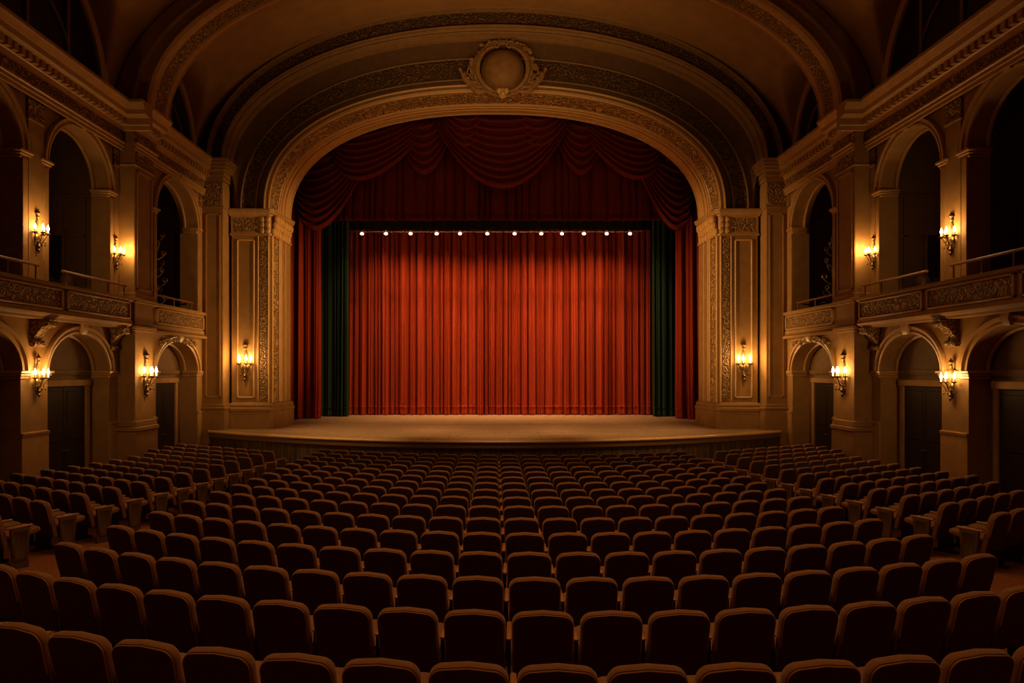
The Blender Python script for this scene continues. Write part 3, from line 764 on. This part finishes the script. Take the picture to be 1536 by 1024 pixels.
mb.sphere((0,-0.33,-0.98),0.11,8,6)
mb.build('shell_drop', M['gilt'], ca)

# ------------------------------------------------------------------ stage
ZST = EZ + ZB
def lip_y(x): return 20.8 + 3.55*(abs(x)/10.4)**2.0
xs = [-10.45+20.9*i/80 for i in range(81)]
stage = empty('stage', (0,25,0), 0, 'wooden stage with curved apron and gilt lip', 'stage', kind='structure')
mb = MB(); mb.rings([[(x, lip_y(x)-25, ZST) for x in xs], [(x, 27.2-25, ZST) for x in xs], [(x*1.18, 34.4-25, ZST) for x in xs]], closed=False)
mb.build('stage_floor', M['stage'], stage)
mb = MB()
rs = []
for o, z in ((0.02,0.012),(-0.05,0.012),(-0.085,-0.01),(-0.10,-0.045),(-0.085,-0.075),(-0.04,-0.09)):
    rs.append([(x, lip_y(x)+o-25, ZST+z) for x in xs])
mb.rings(rs, closed=False); mb.build('stage_lip', M['gilt'], stage)
mb = MB()
rs = [[(x, lip_y(x)+o-25, ZST+z) for x in xs] for o, z in ((-0.04,-0.09),(-0.04,-0.24),(0.03,-0.26),(0.05,-0.30))]
mb.rings(rs, closed=False); mb.build('apron_band', M['panel_wood'], stage)
mb = MB()
rs = [[(x, lip_y(x)+o-25, z) for x in xs] for o, z in ((0.05,ZST-0.30),(0.05,-0.3))]
mb.rings(rs, closed=False)
for k in (0, -1):
    x = xs[k]; mb.quad((x,lip_y(x)-25,ZST),(x,0.4,ZST),(x,0.4,-0.3),(x,lip_y(x)-25,-0.3))
mb.build('stage_front', M['stage_front'], stage)

# ------------------------------------------------------------------ curtains
def drape(x0, x1, z0, z1, y, folds, amp, seed, rows=10, per=24, hem=0.0, gather=0.0):
    rnd = random.Random(seed)
    cuts = [0.0]
    for i in range(folds): cuts.append(cuts[-1] + rnd.uniform(0.42,1.75))
    cuts = [c/cuts[-1] for c in cuts]
    amps = [rnd.uniform(0.6,1.25) for _ in range(folds)]
    prof = []
    for i in range(folds):
        for k in range(per):
            t = k/per; u = cuts[i] + (cuts[i+1]-cuts[i])*t
            w = 1-abs(2*t-1)**3.2                   # flat broad ridge, narrow deep valley
            sub = 0.10*math.cos(2*PI*t*(2+i%3)+i*1.9)*w + 0.05*math.sin(2*PI*t*(4+i%2)+i)*w
            prof.append((u, amps[i]*w + sub))
    prof.append((1.0, 0.0))
    rs = []
    for j in range(rows+1):
        t = j/rows; z = z1 + (z0-z1)*t
        f = 0.75 + 0.35*t
        r = []
        for u, p in prof:
            x = x0 + (x1-x0)*u + 0.03*math.sin(u*40+seed)*t
            r.append((x, y - amp*p*f + 0.04*math.sin(u*9+seed+t*2), z))
        rs.append(r)
    return rs
def curtain(name, lab, x0, x1, y, folds, amp, seed, mat, top, hem=True):
    zb = ZST + 0.02
    c = empty(name, ((x0+x1)/2, y, ZST), 0, lab, 'curtain')
    def loc(rs): return [[(p[0]-(x0+x1)/2, p[1]-y, p[2]-ZST) for p in r] for r in rs]
    mb = MB(); mb.rings(loc(drape(x0,x1,zb+0.42,EZ+top,y,folds,amp,seed)), closed=False); mb.build('cloth', mat, c, smooth=70)
    rs = drape(x0,x1,zb,EZ+top,y,folds,amp,seed,rows=60)
    # the hem band: the lowest stretch of the same folds, padded out a little
    full = drape(x0,x1,zb+0.42,EZ+top,y,folds,amp,seed)[-1]
    def off(dz, o): return [(p[0], p[1]-o, zb+dz) for p in full]
    rs = [off(0.44,0.0),off(0.43,0.03),off(0.36,0.035),off(0.34,0.018),off(0.16,0.03),off(0.05,0.05),off(0.0,0.03),off(0.0,0.0)]
    mb = MB(); mb.rings(loc(rs), closed=False); mb.build('hem', mat, c, smooth=50)
    return c
curtain('stage_curtain', 'bright red pleated main curtain closing the back of the stage', -7.55, 8.1, 33.4, 46, 0.44, 3, M['red'], 9.5)
curtain('leg_curtain', 'narrow red side curtain at the left edge of the stage', -10.2, -7.93, 30.4, 6, 0.32, 11, M['red'], 9.0)
curtain('leg_curtain', 'narrow red side curtain at the right edge of the stage', 8.25, 10.3, 30.4, 6, 0.32, 12, M['red'], 9.0)
curtain('leg_curtain', 'dark green curtain strip left of the red main curtain', -9.1, -7.0, 32.0, 8, 0.22, 13, M['green'], 9.0)
curtain('leg_curtain', 'dark green curtain strip right of the red main curtain', 7.55, 9.3, 32.0, 7, 0.22, 14, M['green'], 9.0)
# black border hanging above the lamps
mb = MB(); mb.rings(drape(-8.8,8.8,EZ+6.9,EZ+11,32.6,40,0.1,21,rows=3,per=8), closed=False)
tag(mb.build('border_curtain', M['black_cloth'], smooth=70), 'black border cloth above the row of lamps', 'curtain')

# grand valance with swags
DV = 29.2
def VX(px, d=DV): return (px-CX)*d/F
def VZ(py, d=DV): return EZ+(HY-py)*d/F
val = empty('stage_valance', (0, DV, EZ+6.4), 0, 'dark red valance with draped swags hanging under the arch', 'valance')
def vb(mb, name, mat, smooth=70):
    mb.v = [(x, y-DV, z-(EZ+6.4)) for x, y, z in mb.v]; return mb.build(name, mat, val, smooth)
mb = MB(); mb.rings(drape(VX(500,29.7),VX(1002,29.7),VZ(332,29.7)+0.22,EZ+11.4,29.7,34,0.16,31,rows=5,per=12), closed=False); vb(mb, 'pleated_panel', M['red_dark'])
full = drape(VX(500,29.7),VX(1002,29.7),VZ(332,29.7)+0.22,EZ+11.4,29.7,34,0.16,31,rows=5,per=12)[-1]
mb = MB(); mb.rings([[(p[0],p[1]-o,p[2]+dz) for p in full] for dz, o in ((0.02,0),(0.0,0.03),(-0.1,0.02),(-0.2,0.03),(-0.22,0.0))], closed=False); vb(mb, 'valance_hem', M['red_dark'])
def swag(xl, yl, xr, yr, xb, yb, d, folds, bulge=0.45):
    """pixel corners of the two gathered ends and of the lowest point of the outer fold"""
    L = Vector((VX(xl,d), d, VZ(yl,d))); R = Vector((VX(xr,d), d, VZ(yr,d))); B = Vector((VX(xb,d), d, VZ(yb,d)))
    nu, nv = 40, folds*9
    rs = []
    mid = (L+R)/2
    dp = mid.z - B.z
    ub = (B.x-L.x)/(R.x-L.x)
    for j in range(nv+1):
        v = j/nv
        r = []
        rip = 0.5-0.5*math.cos(2*PI*folds*v); rip = rip**0.8
        for i in range(nu+1):
            u = i/nu
            # skewed parabola through both ends with its low point near ub
            k = math.log(0.5)/math.log(min(max(ub,0.15),0.85)); w = u**k
            s_ = (4*w*(1-w))**0.85
            base = L.lerp(R, u)
            # the upper folds start lower than the gathers, so the top edge sags too
            drop = s_*(0.10+0.90*v**0.85)*dp*1.0
            if True:
                z = base.z - drop
            inw = (1-v)*0.10*(0.5-u)*(R.x-L.x)
            amp = (0.06+0.20*s_)
            r.append((base.x+inw, d - bulge*s_*(0.35+0.65*math.sin(PI*min(1,v*0.75+0.15))) - amp*rip, z - 0.05*rip*s_))
        rs.append(r)
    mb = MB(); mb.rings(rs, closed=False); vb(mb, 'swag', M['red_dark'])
def top_y(px):                                      # height of the arch edge in the picture, to tuck the swags behind it
    x = (px-CX)/306.0
    return 332 - 163*(max(0,1-abs(x)**2.3))**(1/2.3)
swag(432,235,562,205,480,343,28.9,9)
swag(932,205,1056,235,1010,343,28.9,9)
swag(488,190,662,160,548,268,28.7,8)
swag(838,160,1016,190,948,268,28.7,8)
swag(592,170,690,150,640,264,29.0,7)
swag(814,150,912,170,868,264,29.0,7)
swag(638,150,866,150,754,285,28.4,10)
swag(644,140,742,140,700,226,28.25,6,0.3)
swag(756,140,866,140,806,226,28.25,6,0.3)

# string of lamps
DL = 31.2
st = empty('string_light', (0, DL, EZ+6.4), 0, 'cable with twelve glowing bulbs stretched across the stage', 'string light')
def sl(px, py): return ((px-CX)*DL/F, 0, (HY-py)*DL/F-6.4)
LX = [543,579,616,655,690,731,772,812,843,876,910,945]
pts = [sl(470,334)] + [sl(510,345)] + [sl(x, 348) for x in LX] + [sl(985,345), sl(1030,338)]
mb = MB(); mb.tube(pts, 0.014, 6); mb.build('cable', M['cable'], st)
for x in LX:
    p = sl(x, 350.5)
    mb = MB(); mb.sphere(p, 0.068, 12, 8, (1.25,1,0.8)); b = mb.build('bulb', M['bulb'], st)
    mb = MB(); mb.lathe([(0.03,0.07),(0.05,0.08),(0.05,0.14),(0.02,0.15)], p, 10); mb.build('socket', M['cable'], b)

# ------------------------------------------------------------------ wall sconces
def make_sconce():
    """faces -y, wall plane at y=0; about 1.15 tall; origin at candle height"""
    r = empty('wall_sconce', (0,0,0))
    mb = MB()
    mb.lathe([(0.02,0.0),(0.11,0.015),(0.13,0.03),(0.10,0.05),(0.05,0.07)], (0,0,-0.22), 16, axis='y')
    rs = []
    for z, w in ((-0.62,0.02),(-0.52,0.06),(-0.42,0.05),(-0.30,0.09),(-0.1,0.05),(0.1,0.045),(0.22,0.075),(0.34,0.045),(0.42,0.02)):
        rs.append([(-w,0,z),(-w*0.8,-0.03,z),(w*0.8,-0.03,z),(w,0,z)])
    mb.rings(rs, cap=True); mb.build('back_plate', M['bronze'], r)
    mb = MB(); mb.lathe([(0.015,0.36),(0.02,0.40),(0.06,0.45),(0.03,0.49),(0.05,0.53),(0.10,0.565),(0.06,0.60),(0.025,0.65),(0.004,0.72)], (0,-0.05,0), 10); mb.build('finial', M['bronze'], r)
    mb = MB(); mb.lathe([(0.004,-0.70),(0.03,-0.64),(0.05,-0.60),(0.02,-0.55),(0.07,-0.48),(0.04,-0.42),(0.03,-0.36)], (0,-0.07,0), 10); mb.build('pendant_drop', M['bronze'], r)
    for a, ext in ((-72,0.21),(-24,0.29),(24,0.29),(72,0.21)):
        ca_, sa = math.sin(math.radians(a)), -math.cos(math.radians(a))
        mb = MB(); pts = []
        for i in range(15):
            t = i/14; q = ext*t
            pts.append((ca_*q, sa*q-0.02, -0.24-0.13*math.sin(PI*min(1,t*1.15))+0.14*t*t))
        mb.tube(pts, 0.017, 7)
        cur = []
        for k in range(14):
            th = k/13*5.2; rr = 0.06*(1-0.06*k); q = ext*0.62
            cur.append((ca_*(q+rr*math.cos(th)), sa*(q+rr*math.cos(th))-0.02, -0.36+rr*math.sin(th)*0.9))
        mb.tube(cur, 0.012, 6)
        cur = []
        for k in range(14):                        # second curl rising behind the candle
            th = k/13*5.0; rr = 0.05*(1-0.06*k); q = ext*0.35
            cur.append((ca_*(q-rr*math.cos(th)), sa*(q-rr*math.cos(th))-0.02, -0.20+rr*math.sin(th)))
        mb.tube(cur, 0.010, 6)
        mb.sphere((ca_*ext*0.75, sa*ext*0.75-0.02, -0.44), 0.025, 8, 6, (1,1,1.6))
        arm = mb.build('arm', M['bronze'], r)
        e = pts[-1]
        mb = MB(); mb.lathe([(0.012,-0.02),(0.03,0.0),(0.075,0.03),(0.08,0.045),(0.03,0.045)], e, 12); mb.build('drip_pan', M['bronze'], arm)
        mb = MB(); mb.lathe([(0.024,0.04),(0.024,0.14)], e, 10); mb.build('candle', M['candle'], arm)
        mb = MB(); mb.lathe([(0.008,0.135),(0.034,0.165),(0.042,0.20),(0.030,0.25),(0.010,0.30),(0.002,0.33)], e, 10); mb.build('flame_bulb', M['flame'], arm)
    return r
SC = [  # x, depth, z above eye, facing, scale, label
    (-1,'w',W-0.05,15.94,-0.10,0.75,'lit bronze sconce on the low left wall pier between the two front arches'),
    (-1,'p',PIER[2],20.0,-0.08,1.0,'lit bronze sconce low on the projecting pier of the left wall'),
    (-1,'f',9.33,25.0,0.37,1.10,'lit bronze sconce on the panel of the left proscenium pillar'),
    (-1,'w',W-0.05,15.93,3.35,0.75,'lit bronze sconce above the left balcony, on the strip between two arches'),
    (-1,'w',W-0.05,19.22,3.42,0.72,'lit bronze sconce above the left balcony, in the corner by the pier'),
    (1,'w',W-0.05,15.94,-0.20,0.75,'lit bronze sconce on the low right wall pier between the two front arches'),
    (1,'p',PIER[2],20.0,-0.08,1.0,'lit bronze sconce low on the projecting pier of the right wall'),
    (1,'f',9.33,25.0,0.37,1.10,'lit bronze sconce on the panel of the right proscenium pillar'),
    (1,'w',W-0.05,15.93,3.28,0.75,'lit bronze sconce above the right balcony, on the strip between two arches'),
    (1,'w',W-0.05,19.22,3.42,0.72,'lit bronze sconce above the right balcony, in the corner by the pier'),
]
sproto = None
for s, kind, x, d, z, scl, lab in SC:
    o = make_sconce() if sproto is None else copy_tree(sproto)
    sproto = sproto or o
    y = d
    if kind == 'f': o.location = (s*x, d-0.012, EZ+z); o.rotation_euler = (0,0,0)
    else: o.location = (s*(x-0.004), d, EZ+z); o.rotation_euler = (0,0, -s*PI/2)
    o.scale = (scl,)*3
    tag(o, lab, 'wall sconce', 'bronze wall sconces')
    ld = bpy.data.lights.new('sconce_glow', 'POINT'); ld.energy = 44*scl; ld.color = (1.0,0.54,0.17); ld.shadow_soft_size = 0.12
    lo = bpy.data.objects.new('sconce_glow', ld); col.objects.link(lo)
    off = 0.46*scl
    lo.location = (s*x, d-off, EZ+z+0.12) if kind == 'f' else (s*(x-off), d, EZ+z+0.12)

# ------------------------------------------------------------------ theatre seats
def seat_contour(e=0.0, lo=False):
    wb, wt, z0, z1, r = 0.246-e, 0.252-e, 0.30+e, SEAT_H-e, max(0.02, 0.098-e)
    k = 3 if lo else 7
    pts = [(-wb,z0)]
    if not lo: pts.append((-(wb+wt)/2-0.001, (z0+z1-r)/2))
    for i in range(k+1):
        a = PI - (PI/2)*i/k; pts.append((-wt+r+r*math.cos(a), z1-r+r*math.sin(a)-0.010))
    if not lo: pts.append((0, z1+0.004))
    for i in range(k+1):
        a = PI/2 - (PI/2)*i/k; pts.append((wt-r+r*math.cos(a), z1-r+r*math.sin(a)-0.010))
    if not lo: pts.append(((wb+wt)/2+0.001, (z0+z1-r)/2))
    pts.append((wb,z0)); return pts
TILT = math.radians(13)
def tilt(p):
    x, y, z = p; dz = z-0.30
    return (x, y*math.cos(TILT) - dz*math.sin(TILT), 0.30 + dz*math.cos(TILT)*1.026 + y*math.sin(TILT))
def rot_x(p, a, py, pz):
    x, y, z = p; y -= py; z -= pz
    return (x, py+y*math.cos(a)-z*math.sin(a), pz+y*math.sin(a)+z*math.cos(a))
def m_backrest(lo=False):
    mb = MB()
    prof = [(0.018,-0.054),(0.004,-0.050),(0.0,-0.036),(0.001,-0.002),(0.010,0.014),(0.035,0.022)] if not lo else [(0.02,-0.052),(0.0,-0.03),(0.02,0.03)]
    rs = [[tilt((x,y,z)) for x, z in seat_contour(e, lo)] for e, y in prof]
    mb.rings(rs, cap=True); return mb
def m_shell(lo=False):
    mb = MB(); mb.m = 0
    e0 = 0.012
    rs = [[tilt((x,y,z)) for x, z in seat_contour(e, lo)] for e, y in (((0.034,-0.069),(e0,-0.065),(e0-0.004,-0.048)) if not lo else ((e0,-0.066),(e0-0.004,-0.045)))]
    mb.rings(rs); mb.add(rs[0], [tuple(reversed(range(len(rs[0]))))])
    if not lo:
        mb.m = 1; c = seat_contour(e0-0.002)
        mb.tube([tilt((x,-0.061,z)) for x, z in c[1:-1]], 0.006, 5)
    return mb
def m_cushion(lo=False):
    mb = MB(); tmp = MB(); tmp.bbox(-0.225,0.225,0.05,0.46,0.40,0.49,0.025)
    mb.add([rot_x(p, math.radians(10), 0.07, 0.43) for p in tmp.v], tmp.f); return mb
def m_arm(x):
    mb = MB(); mb.bbox(x-0.022,x+0.022,-0.08,0.30,0.600,0.632,0.010); return mb
def m_standard(x):
    mb = MB()
    mb.bbox(x-0.014,x+0.014,-0.07,0.17,0.03,0.60,0.006); mb.bbox(x-0.021,x+0.021,-0.14,0.24,-0.03,0.04,0.006); return mb
def m_end_panel(x, sg):
    mb = MB(); pr = [(0.03,0.10),(0.23,0.10),(0.27,0.59),(0.0,0.59)]
    def ring(xx, e): return [(xx, y+e*(1 if i in (0,3) else -1), z+e*(1 if i < 2 else -1)) for i, (y, z) in enumerate(pr)]
    mb.rings([ring(x-sg*0.02,0),ring(x+sg*0.02,0),ring(x+sg*0.028,0.012),ring(x+sg*0.028,0.045),ring(x+sg*0.020,0.055)], cap=True)
    mb.bbox(x-0.02,x+0.02,0.0,0.25,-0.03,0.11,0.008)
    return mb
def m_end_cap(x, sg):
    mb = MB(); tmp = MB(); tmp.bbox(x-0.030,x+0.030,-0.05,0.31,0.588,0.622,0.01)
    return tmp
def mesh_of(mb, name, mats, smooth=40):
    o = mb.build(name, mats, None, smooth); me = o.data; bpy.data.objects.remove(o); return me
PA = 0.275
ME = {
    'backrest': mesh_of(m_backrest(), 'backrest', M['seat_velvet'], 50),
    'back_shell': mesh_of(m_shell(), 'back_shell', [M['seat_shell'], M['seat_piping']], 30),
    'seat_cushion': mesh_of(m_cushion(), 'seat_cushion', M['seat_velvet'], 40),
}
for sg in (-1, 1):
    ME['armrest', sg] = mesh_of(m_arm(sg*PA), 'armrest', M['arm_wood'])
    ME['standard', sg] = mesh_of(m_standard(sg*PA), 'standard', M['seat_iron'])
    ME['end_panel', sg] = mesh_of(m_end_panel(sg*PA, sg), 'end_panel', M['panel_wood'])
    ME['end_cap', sg] = mesh_of(m_end_cap(sg*PA, sg), 'end_armrest', M['arm_wood'])
def part(name, key, root):
    o = bpy.data.objects.new(name, ME[key]); col.objects.link(o); o.parent = root; return o
def make_seat(pos, rz, sides, ends):
    """sides: armrest sides (-1, 1); ends: sides closed by a wooden end panel"""
    r = empty('theatre_seat', pos, rz)
    b = part('backrest', 'backrest', r); part('back_shell', 'back_shell', b)
    part('seat_cushion', 'seat_cushion', r)
    for sg in sides:
        if sg in ends:
            e = part('end_panel', ('end_panel', sg), r); part('end_armrest', ('end_cap', sg), e)
        else:
            st_ = part('standard', ('standard', sg), r); part('armrest', ('armrest', sg), st_)
    return r

def project(x, y, z): return (CX + F*x/y, HY - F*(z-EZ)/y)
ORD = ['first','second','third','fourth','fifth','sixth','seventh','eighth','ninth','tenth','eleventh','twelfth','thirteenth','fourteenth','fifteenth','sixteenth','seventeenth','eighteenth','nineteenth','twentieth','twenty-first','twenty-second']
ROWS = [4.13,5.40,6.48,7.54,8.62,9.68,10.75,11.75,12.65,13.5,14.3,15.1,15.9,16.7,17.5,18.3]
SEATS = []   # (dist, x, y, z, rz, sides, ends, label)
for i, d0 in enumerate(ROWS):
    d0 += 0.14                                    # the leaning top of the back is what stands at the listed depth
    cyc = d0 + ROW_R
    lo, hi = -10, 9
    for k in range(lo, hi+1):
        sarc = 0.12+0.275+0.55*k - ROW_CX
        a = sarc/ROW_R
        x = ROW_CX + ROW_R*math.sin(a); y = cyc - ROW_R*math.cos(a)
        rz = a                                    # local +y turned towards the centre of the arc
        sides = [-1] + ([1] if k == hi else [])
        n = k-lo+1; mleft = n <= (hi-lo+1)//2
        pos = ORD[n-1] if mleft else ORD[hi-k]
        SEATS.append((y, x, y, rz, sides, [], ('C', i, k)))
AISLE = [(719,793),(644,768),(588,751),(541,741),(500,731.5),(468,723.5),(441,717.5),(418,711.5),(397,706.5),(378,701.5),(361,697),(346,692.5),(331,689)]
PHI = math.radians(29)
# depth and offset of the aisle seats, smoothed
aisle_pts = []
for i, (off, py) in enumerate(AISLE):
    t = i/(len(AISLE)-1)
    d = 9.75 + 9.45*(t**0.93); X = 7.15 - 1.05*t
    aisle_pts.append((off*d/F*0.5+X*0.5, d))
for s in (-1, 1):
    for i, (X, d) in enumerate(aisle_pts):
        for k in range(10):
            q = 0.30+0.55*k
            x = X + q*math.cos(PHI); y = d + q*math.sin(PHI)
            if x > 10.02: continue
            rz = -PHI if s < 0 else PHI
            inner = -s
            sides = [inner] + ([s] if x + 0.55*math.cos(PHI) > 10.02 else [])
            SEATS.append((math.hypot(x,y), s*x, y, rz, sides, [inner] if k == 0 else [], 'brown theatre seat, %s side block, %s row from the back, %s' % (side_name[s], ORD[i], 'at the aisle' if k == 0 else ORD[k]+' from the aisle')))
def in_view(x, y):
    a, b = project(x-0.25, y, EZ-2.2)[0], project(x+0.25, y, EZ-2.2)[0]
    return b > -5 and a < 1541
SEATS = [q for q in SEATS if in_view(q[1], q[2])]
for i in range(len(ROWS)):
    row = sorted([n for n, q in enumerate(SEATS) if isinstance(q[6], tuple) and q[6][1] == i], key=lambda n: SEATS[n][1])
    end = 'edge of the picture' if i == 0 else 'aisle'
    for r_, n in enumerate(row):
        left = r_ < len(row)/2
        rank = ORD[r_] if left else ORD[len(row)-1-r_]
        SEATS[n] = SEATS[n][:6] + (('brown theatre seat, %s row from the back, %s from the %s %s' if i == 0 else 'brown theatre seat, centre block, %s row from the back, %s from the %s %s') % (ORD[i], rank, 'left' if left else 'right', end),)
SEATS.sort(key=lambda q: q[0])
N_SOLO = 300
for q in SEATS[:N_SOLO]:
    _, x, y, rz, sides, ends, lab = q
    o = make_seat((x, y, floor_z(x, y)), rz, sides, ends)
    tag(o, lab, 'theatre seat', 'rows of theatre seats')
# the far rows
big = MB()
LO = [(m_backrest(True),1),(m_shell(True),0),(m_cushion(True),1)]
for q in SEATS[N_SOLO:]:
    _, x, y, rz, sides, ends, lab = q
    z = floor_z(x, y); c, sn = math.cos(rz), math.sin(rz)
    items = list(LO)
    for sg in sides:
        if sg in ends: items += [(m_end_panel(sg*PA,sg),4),(m_end_cap(sg*PA,sg),3)]
        else: items += [(m_arm(sg*PA),3),(m_standard(sg*PA),2)]
    for mbx, mi in items:
        big.m = mi
        big.add([(x+c*p[0]-sn*p[1], y+sn*p[0]+c*p[1], z+p[2]) for p in mbx.v], mbx.f)
far = big.build('theatre_seat', [M['seat_shell'],M['seat_velvet'],M['seat_iron'],M['arm_wood'],M['panel_wood']], None, 45)
tag(far, 'small distant brown theatre seats in the rows nearest the stage', 'theatre seat', 'rows of theatre seats', 'stuff')
print('seats', len(SEATS))

# ------------------------------------------------------------------ lights
def light(kind, name, loc, energy, colr, target=None, **kw):
    ld = bpy.data.lights.new(name, kind); ld.energy = energy; ld.color = colr
    for k, v in kw.items(): setattr(ld, k, v)
    o = bpy.data.objects.new(name, ld); col.objects.link(o); o.location = loc
    if target is not None:
        o.rotation_euler = (Vector(target)-Vector(loc)).to_track_quat('-Z','Y').to_euler()
    return o
WARM = (1.0,0.54,0.19)
light('AREA', 'curtain_batten', (0.25, 30.1, EZ+8.2), 490, (1.0,0.56,0.25), (0.25, 33.2, EZ-2.2), shape='RECTANGLE', size=12.2, size_y=0.3, spread=math.radians(70))
for x in (-4.6,0,4.6):                                # unseen spots added above the seats to brighten the apron
    light('SPOT', 'apron_fill_spot', (x*0.8, 13.5, EZ+10.5), 7600, (1.0,0.59,0.27), (x, 24.6, ZST), spot_size=math.radians(27), spot_blend=1.0, shadow_soft_size=0.3)
for s in (-1, 1):                                     # added fill spots without fixtures, each brightening the far reveal of the arch
    light('SPOT', 'reveal_fill_spot', (s*9.3, 20.2, EZ+4.6), 9000, (1.0,0.53,0.18), (-s*8.4, 25.9, EZ+3.0), spot_size=math.radians(33), spot_blend=1.0, shadow_soft_size=0.2)
light('AREA', 'house_glow', (0, 10, EZ+10.5), 250, WARM, (0, 10, 0), shape='RECTANGLE', size=8, size_y=12, spread=math.radians(105))
light('AREA', 'vault_fill', (0, 20.0, EZ+8.5), 66, WARM, (0, 24.5, EZ+13), shape='RECTANGLE', size=9, size_y=1, spread=math.radians(120))  # unseen area light, added to lift the vault and outer arch
world = bpy.data.worlds.new('world'); scene.world = world; world.use_nodes = True
bg = world.node_tree.nodes['Background']; bg.inputs[0].default_value = (1.0,0.52,0.18,1); bg.inputs[1].default_value = 0.008

# ------------------------------------------------------------------ camera
cam = bpy.data.cameras.new('camera'); co = bpy.data.objects.new('camera', cam); col.objects.link(co)
co.location = (0,0,EZ); co.rotation_euler = (PI/2,0,0)
cam.sensor_width = 36; cam.lens = 36*F/1536
cam.shift_x = (768-CX)/1536; cam.shift_y = (HY-512)/1536
cam.clip_start = 0.05; cam.clip_end = 200
scene.camera = co
scene.view_settings.view_transform = 'Standard'
scene.view_settings.look = 'None'
scene.view_settings.exposure = 0.0
